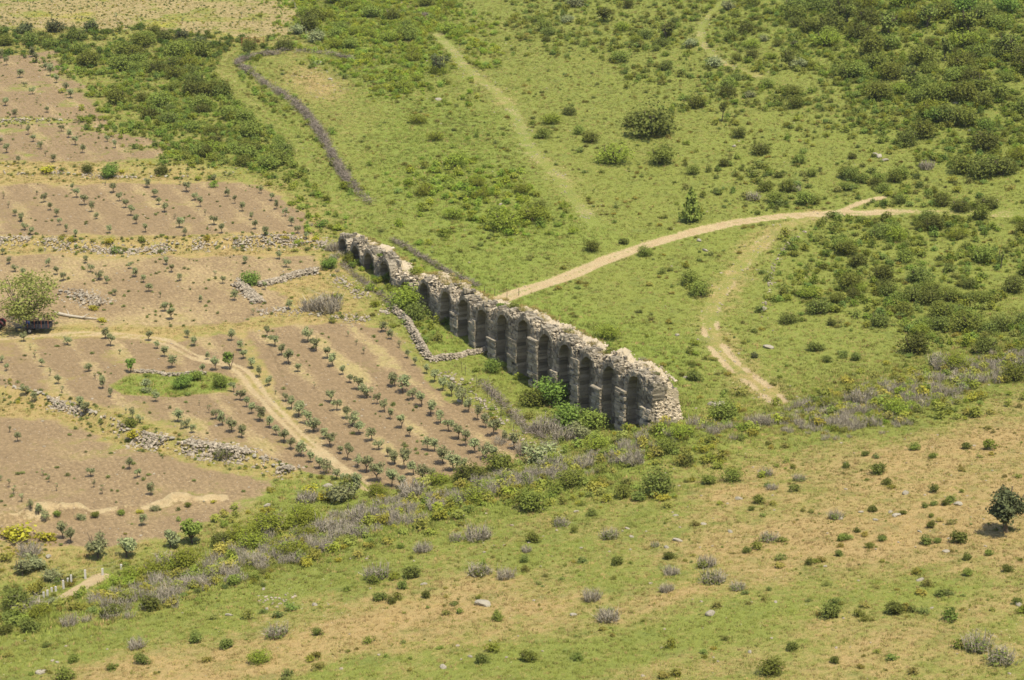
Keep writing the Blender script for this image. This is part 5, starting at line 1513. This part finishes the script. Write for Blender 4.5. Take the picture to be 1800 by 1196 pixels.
HAND = parse("P1147,240,95/d P1112,222,40/d P1078,287,70/b P1215,390,46/c P1335,270,40/d P1297,242,30/d P1222,190,40/g P1397,82,22/o P1497,279,19/d P1273,292,24/d P1218,307,28/g P1595,255,44/d P1630,297,30/t P1760,308,60/d P1728,310,62/d P1742,300,50/g P1690,304,50/g P1405,287,30/g "
    "P1160,288,55/g P968,217,46/b P1000,202,30/d P915,340,38/b P885,402,75/b P935,388,60/b P735,217,36/b P800,293,55/b P765,247,36/b P955,243,30/g P1040,250,36/g P1018,236,24/g P1070,594,52/b P1040,441,34/g P1133,450,28/g P1097,429,22/d P1222,669,28/d P1270,742,64/g "
    "P1325,629,17/o P1210,501,40/g P1233,520,46/g P1440,552,48/d P1385,567,36/d P1605,621,58/d P1650,642,46/m P1435,617,30/d P1482,629,20/d P1502,634,22/d P1453,637,20/d P1461,572,20/d P1685,372,42/d P1735,368,44/d P1700,582,62/g P1652,562,54/g P1542,572,46/d P1500,508,56/g "
    "P1702,506,32/d P1668,478,24/d P1635,395,46/d P1725,385,40/g P1580,358,26/d P1655,362,36/d P1730,230,34/f P1480,440,40/g P1540,420,36/d P1590,460,40/g P1640,520,46/g P1760,580,44/d P1620,580,40/g "
    "N990,152,98/d N1035,207,58/d N825,122,52/d N925,62,46/d N1170,32,66/g N1430,27,60/d N1265,72,52/g N1265,247,62/d N1225,322,42/d N1270,312,38/d N1325,312,46/d N775,378,92/m N590,187,80/m N450,232,62/t N385,302,76/g N350,337,42/d N960,342,56/d N1115,357,42/g N440,492,112/m N325,552,56/d "
    "N150,702,150/m N120,620,110/t N280,737,96/m N1255,427,56/d N1235,507,76/d N1290,502,46/d N1395,502,104/d N940,527,52/g N1005,492,52/d N880,447,42/d N830,487,36/d N785,567,52/d N635,612,48/d N1435,587,62/d N1545,562,52/g N1640,647,66/d N1445,667,62/g N750,877,118/d N1060,857,114/d N555,1042,78/d N770,1107,62/d N450,1165,150/g "
    "N1490,1040,180/m N1610,1108,180/m N1690,812,62/d N420,162,92/m N250,192,120/g N130,205,90/g N20,110,90/d N1410,247,30/g N1255,372,36/g "
    "L180,682,160/m L360,677,104/d L165,707,72/g L310,732,68/d L430,777,62/d L200,792,84/d L250,807,56/d L700,662,134/m L830,682,104/t L790,892,72/g L970,497,84/g L935,547,62/t L925,597,58/d L1110,417,96/m L1265,362,62/d L1355,477,114/m L1395,612,78/d L1265,792,110/t L1350,895,140/t L1645,747,84/t L1655,582,74/d L1670,662,94/t L1585,522,58/m "
    "L580,490,90/m L690,485,150/t L300,527,48/g L410,545,104/t L710,1107,84/d L940,1097,104/g L1160,222,150/g L970,332,180/g L1600,252,200/d L1420,272,104/g L1500,287,84/d L330,340,110/t L480,330,120/t L620,300,120/t L780,240,110/t L900,200,110/t L240,400,120/t L90,470,120/t L1230,120,120/t L1100,150,100/t "
    "K1400,972,150/m K1600,967,62/d K995,1002,84/d K1145,1032,88/d K690,1032,110/t K720,1112,84/d K1310,1108,140/b K320,1195,110/g K1330,722,38/d K1180,712,84/g K530,752,92/b K370,1102,72/g K240,1027,46/d K1500,600,110/t K1300,610,120/t K1160,660,120/t K960,720,110/t K840,770,110/t K760,840,120/d K560,870,110/d K350,920,100/t K150,950,110/d K30,960,90/d K1640,540,120/t K1700,480,110/t "
    "P972,712,76/f P1003,748,72/f P936,712,56/g P1045,752,60/g P868,654,36/f P913,657,17/f P716,538,84/b P730,520,48/g P735,562,50/d P705,520,40/b P700,545,40/g P580,473,32/f P438,502,38/f P575,547,64/t P545,545,40/t P395,802,44/m P540,882,42/t P52,976,48/t P620,470,20/f P665,452,16/g "
    "P153,302,26/d P195,312,42/f P285,306,30/d P322,682,42/f P386,682,36/f P345,668,30/g P258,690,20/v P35,950,60/y P20,945,44/y P80,950,40/y P85,303,30/y P214,304,14/y P192,427,24/y P125,424,18/y P365,422,18/y P555,423,18/y P500,421,16/y P165,545,22/y P180,566,20/y P235,770,34/y P230,750,30/g P545,868,34/y P575,880,40/y "
    "P100,907,16/g P142,913,20/v P168,910,18/g P212,906,16/g P245,902,14/y P272,898,18/v P330,891,14/g P375,884,12/y P540,55,44/d P520,60,30/v P500,88,40/d P555,75,36/v P440,88,30/d P325,1000,70/b P270,1010,60/b P205,1030,40/b P125,1022,24/d P90,1020,40/v P60,1000,50/v P95,1060,24/v P30,1070,60/d P70,1085,50/b P470,935,80/b P420,950,60/b P530,915,60/b P390,960,44/d P620,855,36/g P600,880,60/v P660,870,44/b P825,845,60/d P770,850,44/b P880,830,60/g P950,812,60/v P990,772,50/t P960,758,56/t P1020,770,46/v")
gx, gy, gz, gd = G([t[0] for t in HAND], [t[1] for t in HAND])
for i, t in enumerate(HAND):
    shrub(t[0], t[1], t[2], t[3], (gx[i], gy[i], gz[i], gd[i]))

# individual shrubs that stand out of the scrub masses
PLAN = {'hedge': (18, 'ddoog', (22, 40)), 'left': (58, 'dggbbgdg', (24, 50)), 'farhill': (76, 'ddggdgbf', (24, 62)), 'midhill': (42, 'dggdbv', (18, 38)), 'right': (44, 'ddggbd', (26, 50)),
        'band': (20, 'dggm', (22, 42)), 'gateside': (34, 'bbbgg', (24, 46)), 'meadow': (8, 'bbg', (24, 44)), 'foot': (14, 'gbt', (16, 32)), 'crease': (30, 'gbbmtt', (34, 64))}
rngp = np.random.default_rng(77)
for k, (n, kinds, (lo, hi)) in PLAN.items():
    P = SCRUB[k]
    got = 0; tries = 0
    while got < n and tries < 4000:
        tries += 1
        bx = rngp.uniform(P[:, 0].min(), P[:, 0].max()); by = rngp.uniform(P[:, 1].min(), P[:, 1].max())
        X_ = np.array([bx]); Y_ = np.array([by])
        if poly_sd(P, X_, Y_)[0] < 0.6 or mask_tracks(X_, Y_)[0] < 1.2 or line_d(RUTS['lane'], X_, Y_)[0][0] < 3: continue
        Z_ = hterrain(X_, Y_); u, v, d = project(X_, Y_, Z_)
        if not (-20 < u[0] < 1820 and 4 < v[0] < 1210): continue
        got += 1
        kk = kinds[int(rngp.integers(len(kinds)))]
        shrub(u[0], v[0], rngp.uniform(lo, hi), kk, (bx, by, Z_[0], d[0]))

# plants on the crest of the ruin
for (u, w, wd, kind) in ((905, -1.9, 2.2, 'g'), (880, -1.0, 1.8, 'f'), (1072, -2.6, 1.9, 'g'), (1128, -2.9, 1.4, 'm'), (1000, -2.4, 1.6, 'm'), (730, -2.2, 3.0, 'b'), (668, -0.6, 1.5, 'f'), (1155, -2.0, 1.0, 'v'), (800, -2.6, 1.4, 'm')):
    s = s_of_u(u, w); x, y = aw(s, w); z = TOPC(s) - 0.15
    o = link(KN[kind][0], random.choice(SHRUB[kind]), None, (x, y, z), (0, 0, random.uniform(0, 6.28)), (wd, wd, wd * 0.6))
    pu, pv, _ = project(np.array([x]), np.array([y]), np.array([z]))
    pend(o, 'wall-top ' + KN[kind][1], 'bush', pu[0], pv[0], 'plants rooted on the ruin')
# dry grass on the crest
def crest_grass():
    rng = np.random.default_rng(65); m = 2600
    s = rng.uniform(2.0, AB[-1, 0] + 1, m); w = rng.uniform(-AT + 0.1, -AND, m)
    k = (fbm(s / 4, w / 2, 95, 2) > 0.42) & (rng.uniform(size=m) < 0.35 + 0.65 * sstep(25, 45, s)); s = s[k]; w = w[k]; m = len(s)
    x, y = aw(s, w); P = np.stack([x, y, TOPC(s) - 0.02], 1)
    dn = rng.uniform(size=m)[:, None]
    col = (np.array([[0.20, 0.21, 0.06]]) * (1 - dn) + np.array([[0.42, 0.31, 0.12]]) * dn) * rng.uniform(0.7, 1.2, (m, 1))
    sc = rng.uniform(0.6, 1.2, m)
    scatter('crest_grass', 'dry grass growing along the crest of the ruin', P, rng.uniform(0, 6.28, m).astype(np.float32), np.repeat(sc[:, None], 3, 1).astype(np.float32),
            np.concatenate([col, np.ones((m, 1))], 1).astype(np.float32), rng.integers(0, 5, m).astype(np.int32), tufts)
crest_grass()

# ------------------------------------------------------------------ brushwood hedge
def brush_hedge(name, label, pts, width, height, dens, seed):
    rng = np.random.default_rng(seed)
    L = U(pts, 4)
    seg = np.linalg.norm(np.diff(L, axis=0), axis=1); cum = np.concatenate([[0], np.cumsum(seg)]); n = int(cum[-1] * dens)
    t = rng.uniform(0, cum[-1], n); t = t[rng.uniform(size=n) < 0.25 + 1.1 * sstep(0.3, 0.6, fbm(t / 4.0, t * 0 + 4.4, seed + 3, 3))]; n = len(t)
    x = np.interp(t, cum, L[:, 0]) + rng.normal(0, width * 0.3, n); y = np.interp(t, cum, L[:, 1]) + rng.normal(0, width * 0.3, n)
    c = L[len(L) // 2]; O = np.array([c[0], c[1], hterrain(np.array([c[0]]), np.array([c[1]]))[0]])
    lump = 0.6 + 0.8 * fbm(t / 3, t * 0, seed, 2)
    z = hterrain(x, y) + rng.uniform(0, 1, n) ** 0.8 * height * 0.7 * lump
    d = rng.normal(size=(n, 3)) * np.array([1, 1, 0.55]); d /= np.linalg.norm(d, axis=1)[:, None]; d[:, 2] = np.abs(d[:, 2])
    ln = rng.uniform(0.3, 0.9, n)[:, None]
    w = np.cross(d, rng.normal(size=(n, 3))); w /= np.linalg.norm(w, axis=1)[:, None]; w *= rng.uniform(0.018, 0.04, n)[:, None]
    b = np.stack([x, y, z], 1) - O; e = b + d * ln
    V = np.stack([b - w, b + w, e + w * 0.4, e - w * 0.4], 1).reshape(-1, 3); F = np.arange(4 * n).reshape(n, 4)
    me = mesh_np(name, V, F, M['brush'], np.repeat(rng.uniform(0.6, 1.4, n), 4))
    o = link(name, me, None, O); tag(o, label, 'brushwood hedge', 'hedges of dead brushwood')
brush_hedge('brushwood_hedge', 'long grey brushwood hedge snaking down beside the grassy lane', [(505, 94), (450, 101), (425, 109), (418, 115), (433, 127), (455, 141), (472, 155), (494, 168), (517, 183), (536, 202), (562, 236), (588, 284), (605, 312), (625, 338), (652, 362)], 1.5, 1.5, 150, 21)
brush_hedge('brushwood_hedge', 'short arm of grey brushwood right of the gate', [(520, 93), (560, 95), (590, 99), (618, 106)], 1.2, 1.1, 110, 22)
brush_hedge('brushwood_hedge', 'thin line of dead brushwood behind the far half of the ruin', [(690, 424), (725, 444), (765, 468), (800, 486), (840, 505)], 0.9, 0.8, 75, 23)
brush_hedge('brushwood_hedge', 'faint line of dead brush at the top edge of the slope', [(640, 24), (690, 23), (730, 26), (762, 32)], 1.0, 0.9, 70, 24)
brush_hedge('brushwood_hedge', 'dead brush along the field edge left of the far arches', [(600, 465), (622, 485), (645, 502), (665, 518), (690, 540)], 1.0, 0.7, 60, 25)
brush_hedge('brushwood_hedge', 'dead brush between the orchard and the near arches', [(840, 672), (862, 690), (882, 712), (905, 735), (925, 755), (960, 775)], 1.3, 0.9, 80, 26)

# ------------------------------------------------------------------ fences and gate
def fence(name, label, posts, hm, r, mat, wires=(0.45, 0.85), cat='fence', square=False):
    x, y, z, d = G([p[0] for p in posts], [p[1] for p in posts])
    root = link(name, None, None, (x[0], y[0], z[0])); O = np.array([x[0], y[0], z[0]])
    for i, p in enumerate(posts):
        h = hm if len(p) < 3 else p[2] * d[i] / FPX * 1.03
        mb = MB(); lean = np.random.default_rng(i + len(posts)).normal(0, 0.03, 2)
        if square: mb.box((lean[0] * h / 2, lean[1] * h / 2, h / 2 - 0.1), (2 * r, 2 * r, h + 0.2), None, 1.0, 0.006)
        else: mb.tube([(0, 0, -0.15), (lean[0] * h, lean[1] * h, h)], [r, r * 0.85], 6)
        link('post', mb.mesh('post', mat), root, (x[i] - O[0], y[i] - O[1], z[i] - O[2]))
    if wires:
        for i in range(len(posts) - 1):
            mb = MB()
            for f in wires:
                a = np.array([x[i], y[i], z[i] + hm * f]) - O; b = np.array([x[i + 1], y[i + 1], z[i + 1] + hm * f]) - O
                m_ = (a + b) / 2 - np.array([0, 0, 0.04]); mb.tube([a, m_, b], 0.008, 3, cap=False)
            link('wire', mb.mesh('wire', M['wire']), root)
    tag(root, label, cat)
XP = parse("X143,1097,52 X450,937,72 X577,832,82 X630,822,98 X683,762,66 X735,747,68 X838,717,122 X895,640,70 X940,652,126 X1122,582,122 X1352,532,92 X1593,452,62")
fence('wire_fence', 'wire fence on white concrete posts beside the pale path', [(p[0], p[1], p[2]) for p in XP], 1.3, 0.095, M['concrete'], square=True)
fence('stake_fence', 'thin dark stakes between the orchard and the near arches', [(812, 655), (818, 660), (838, 680), (856, 700), (864, 706), (873, 724), (881, 733), (898, 748), (903, 765), (925, 790)], 1.5, 0.035, M['stakewood'], (0.5, 0.9))
fence('post_fence', 'pale crooked posts above the gate at the top edge', [(512, -8), (515, 6), (519, 16), (523, 26), (534, 52), (538, 62)], 1.5, 0.07, M['palewood'], (0.5, 0.9))
fence('post_fence', 'dark short posts behind the ruin where the road ends', [(852, 515), (870, 520), (891, 526), (912, 520)], 1.1, 0.05, M['stakewood'], (0.5, 0.9))
fence('stake_fence', 'thin stakes along the far field edge below the far arches', [(648, 497), (655, 503), (662, 510), (672, 520), (684, 532)], 1.2, 0.03, M['stakewood'], (0.6,))

def gate():
    x, y, z, d = G([425, 464], [81, 80])
    a = np.array([x[0], y[0], z[0]]); b = np.array([x[1], y[1], z[1]])
    root = link('field_gate', None, None, a); e = b - a; L = np.linalg.norm(e[:2]); H = 14 * d[0] / FPX
    for q in (0, 1):
        mb = MB(); mb.tube([e * q + np.array([0, 0, -0.2]), e * q + np.array([0, 0, H + 0.12])], 0.07, 6); link('post', mb.mesh('post', M['rust']), root)
    for k in range(4):
        mb = MB(); zz = 0.2 + (H - 0.25) * k / 3; mb.tube([e * 0.03 + np.array([0, 0, zz]), e * 0.97 + np.array([0, 0, zz])], 0.035, 5); link('rail', mb.mesh('rail', M['rust']), root)
    for k in range(13):
        f = 0.05 + 0.9 * k / 12; mb = MB(); mb.tube([e * f + np.array([0, 0, 0.18]), e * f + np.array([0, 0, H])], 0.028, 5); link('bar', mb.mesh('bar', M['rust']), root)
    tag(root, 'rusty red barred field gate at the top of the lane', 'gate')
gate()

# ------------------------------------------------------------------ fallen trunk
def log():
    x, y, z, d = G([103, 122, 145, 172], [554, 558, 561, 563])
    P = np.stack([x, y, z + 0.22], 1); O = P[0].copy(); P = P - O
    root = link('fallen_trunk', None, None, O)
    mb = MB(); mb.tube(P, [0.26, 0.22, 0.17, 0.08], 7); link('trunk', mb.mesh('trunk', M['palewood'], True), root)
    for (i, dx, dy, dz) in ((1, -0.4, 0.5, 0.9), (2, 0.9, -0.9, 0.35), (2, 0.7, 0.8, 0.4), (0, -0.8, 0.4, 0.3)):
        mb = MB(); mb.tube([P[i], P[i] + np.array([dx, dy, dz]) * 0.6, P[i] + np.array([dx * 1.3, dy * 1.2, dz])], [0.1, 0.07, 0.03], 5)
        link('branch', mb.mesh('branch', M['palewood']), root)
    tag(root, 'bleached fallen tree trunk lying beside the cart', 'fallen tree')
log()

# ------------------------------------------------------------------ farm cart and tractor
def wheel(parent, c, r, w):
    n = 20
    def ring(rs, ws):
        V = []; F = []
        for i in range(n):
            t = 2 * math.pi * i / n
            for rr, ww in zip(rs, ws): V.append((rr * math.cos(t), ww, rr * math.sin(t)))
        k = len(rs)
        for i in range(n):
            for j in range(k): F.append([i * k + j, i * k + (j + 1) % k, ((i + 1) % n) * k + (j + 1) % k, ((i + 1) % n) * k + j])
        return V, F
    hub = link('wheel', None, parent, c)
    mb = MB(); V, F = ring([r * 0.58, r * 0.92, r, r, r * 0.92, r * 0.58], [-w / 2, -w / 2, -w * .3, w * .3, w / 2, w / 2]); mb.add(V, F); link('tyre', mb.mesh('tyre', M['tyre'], True), hub)
    mb = MB(); V, F = ring([0.03, r * 0.3, r * 0.57, r * 0.57, r * 0.3, 0.03], [-w * .45, -w * .42, -w * .3, w * .3, w * .42, w * .45]); mb.add(V, F); link('rim', mb.mesh('rim', M['rim'], True), hub)
def cart():
    x, y, z, d = G([68], [584])
    root = link('farm_cart', None, None, (x[0], y[0], z[0]), (0, 0, math.radians(-4)))
    s = d[0] / FPX; Lc = 44 * s; Wc = 2.0; Hd = 0.85
    mb = MB(); mb.box((0, 0, Hd), (Lc, Wc, 0.12)); mb.box((0, 0.45, Hd - 0.14), (Lc, 0.12, 0.16)); mb.box((0, -0.45, Hd - 0.14), (Lc, 0.12, 0.16)); link('bed', mb.mesh('bed', M['darkmetal']), root)
    for sy in (-1, 1):
        mb = MB(); mb.box((0, sy * Wc / 2, Hd + 0.33), (Lc, 0.05, 0.5)); link('side_board', mb.mesh('side_board', M['darkmetal']), root)
        for k in range(8):
            mb = MB(); px = -Lc / 2 + 0.05 + (Lc - 0.1) * k / 7; mb.box((px, sy * (Wc / 2 + 0.04), Hd + 0.72), (0.06, 0.05, 1.25)); link('stake', mb.mesh('stake', M['rust'] if k % 2 else M['stakewood']), root)
        mb = MB(); mb.box((0, sy * (Wc / 2 + 0.04), Hd + 1.25), (Lc, 0.04, 0.07)); link('rail', mb.mesh('rail', M['stakewood']), root)
    mb = MB(); mb.box((Lc / 2, 0, Hd + 0.33), (0.05, Wc, 0.5)); link('tail_board', mb.mesh('tail_board', M['darkmetal']), root)
    for px in (-Lc * 0.28,):
        for sy in (-1, 1): wheel(root, (px, sy * (Wc / 2 - 0.02), 0.42), 0.42, 0.26)
    mb = MB(); mb.tube([(-Lc * 0.28, -0.9, 0.42), (-Lc * 0.28, 0.9, 0.42)], 0.06, 6); link('axle', mb.mesh('axle', M['darkmetal']), root)
    mb = MB(); mb.tube([(-Lc / 2, 0.4, Hd - 0.1), (-Lc / 2 - 1.7, 0, 0.55)], 0.06, 6); mb.tube([(-Lc / 2, -0.4, Hd - 0.1), (-Lc / 2 - 1.7, 0, 0.55)], 0.06, 6); link('drawbar', mb.mesh('drawbar', M['darkmetal']), root)
    mb = MB(); mb.box((-Lc / 2 - 1.5, 0, 0.28), (0.1, 0.1, 0.56)); link('stand', mb.mesh('stand', M['darkmetal']), root)
    tag(root, 'dark two-wheeled farm cart with stake sides under the broad tree', 'cart')
    # blue drum at the front of the cart
    mb = MB(); n = 14; V = []; prof = [(0.0, 0), (0.28, 0), (0.30, 0.05), (0.30, 0.3), (0.315, 0.32), (0.30, 0.34), (0.30, 0.6), (0.315, 0.62), (0.30, 0.64), (0.30, 0.9), (0.26, 0.95), (0.0, 0.95)]
    for r, h in prof:
        for j in range(n): V.append((r * math.cos(6.2832 * j / n), r * math.sin(6.2832 * j / n), h))
    F = [[i * n + j, i * n + (j + 1) % n, (i + 1) * n + (j + 1) % n, (i + 1) * n + j] for i in range(len(prof) - 1) for j in range(n)]
    mb.add(V, F)
    a = math.radians(-4); off = rotz(a) @ np.array([-Lc / 2 + 0.45, -0.5, Hd + 0.06])
    o = link('drum', mb.mesh('drum', M['blue'], True), None, (x[0] + off[0], y[0] + off[1], z[0] + off[2])); tag(o, 'blue drum standing at the front of the farm cart', 'drum')
cart()
def tractor():
    x, y, z, d = G([-6], [577])
    root = link('tractor', None, None, (x[0], y[0], z[0]), (0, 0, math.radians(174)))
    wheel(root, (-0.55, 0.75, 0.62), 0.62, 0.34); wheel(root, (-0.55, -0.75, 0.62), 0.62, 0.34)
    wheel(root, (1.25, 0.62, 0.36), 0.36, 0.22); wheel(root, (1.25, -0.62, 0.36), 0.36, 0.22)
    mb = MB(); mb.box((0.9, 0, 0.98), (1.35, 0.56, 0.52)); mb.box((1.6, 0, 0.95), (0.06, 0.5, 0.42)); link('bonnet', mb.mesh('bonnet', M['red']), root)
    mb = MB(); mb.box((0.2, 0, 0.62), (2.2, 0.34, 0.3)); mb.tube([(-0.55, -0.7, 0.62), (-0.55, 0.7, 0.62)], 0.12, 8); mb.tube([(1.25, -0.6, 0.36), (1.25, 0.6, 0.36)], 0.07, 6); link('chassis', mb.mesh('chassis', M['darkmetal']), root)
    for sy in (-1, 1):
        mb = MB()
        for q in range(6):
            t0 = 0.3 + q * 0.42; t1 = t0 + 0.42
            mb.add([(-0.55 + 0.74 * math.cos(t), sy * w, 0.62 + 0.74 * math.sin(t)) for t in (t0, t1) for w in (0.55, 0.95)], [[0, 1, 3, 2]])
        link('mudguard', mb.mesh('mudguard', M['red']), root)
    mb = MB(); mb.box((-0.5, 0, 1.05), (0.42, 0.44, 0.1)); mb.box((-0.72, 0, 1.28), (0.08, 0.42, 0.4)); link('seat', mb.mesh('seat', M['tyre']), root)
    mb = MB(); mb.tube([(0.2, 0, 1.2), (-0.05, 0, 1.45)], 0.02, 5)
    P = [(-0.05 + 0.10 * math.cos(t) * 0.6, 0.19 * math.sin(t), 1.45 + 0.1 * math.cos(t)) for t in np.linspace(0, 6.283, 15)]; mb.tube(P, 0.015, 5, cap=False); link('steering_wheel', mb.mesh('steering_wheel', M['tyre']), root)
    mb = MB(); mb.tube([(1.1, 0.15, 1.2), (1.1, 0.15, 1.75)], 0.035, 6); link('exhaust', mb.mesh('exhaust', M['darkmetal']), root)
    mb = MB(); mb.tube([(-0.9, 0.3, 0.5), (-1.35, 0.1, 0.5)], 0.04, 5); mb.tube([(-0.9, -0.3, 0.5), (-1.35, -0.1, 0.5)], 0.04, 5); mb.box((-1.35, 0, 0.5), (0.12, 0.5, 0.08)); link('hitch', mb.mesh('hitch', M['red']), root)
    tag(root, 'red tractor cut off by the left edge, hitched near the cart', 'tractor')
tractor()

settle_labels()

# ------------------------------------------------------------------ the thin haze of a warm day
def build_haze():
    lo = np.array([1e9] * 3); hi = -lo
    for o in SC.objects:
        if o.type == 'MESH' and o.get('kind') == 'structure':
            for c in o.bound_box:
                lo = np.minimum(lo, c); hi = np.maximum(hi, c)
    lo -= np.array([20, 20, 1.0]); hi += np.array([20, 20, 12.0]); hi[2] = max(hi[2], CAMZ + 3)
    mb = MB(); mb.box((lo + hi) / 2, hi - lo)
    m, nt, out = new_mat('thin_haze')
    v = nt.nodes.new('ShaderNodeVolumePrincipled')
    v.inputs['Color'].default_value = (0.92, 0.95, 1.0, 1); v.inputs['Density'].default_value = 0.00006; v.inputs['Anisotropy'].default_value = 0.2
    nt.links.new(v.outputs[0], out.inputs['Volume'])
    o = link('haze', mb.mesh('haze', m)); o['kind'] = 'stuff'; o['label'] = 'thin pale haze over the whole valley'
build_haze()
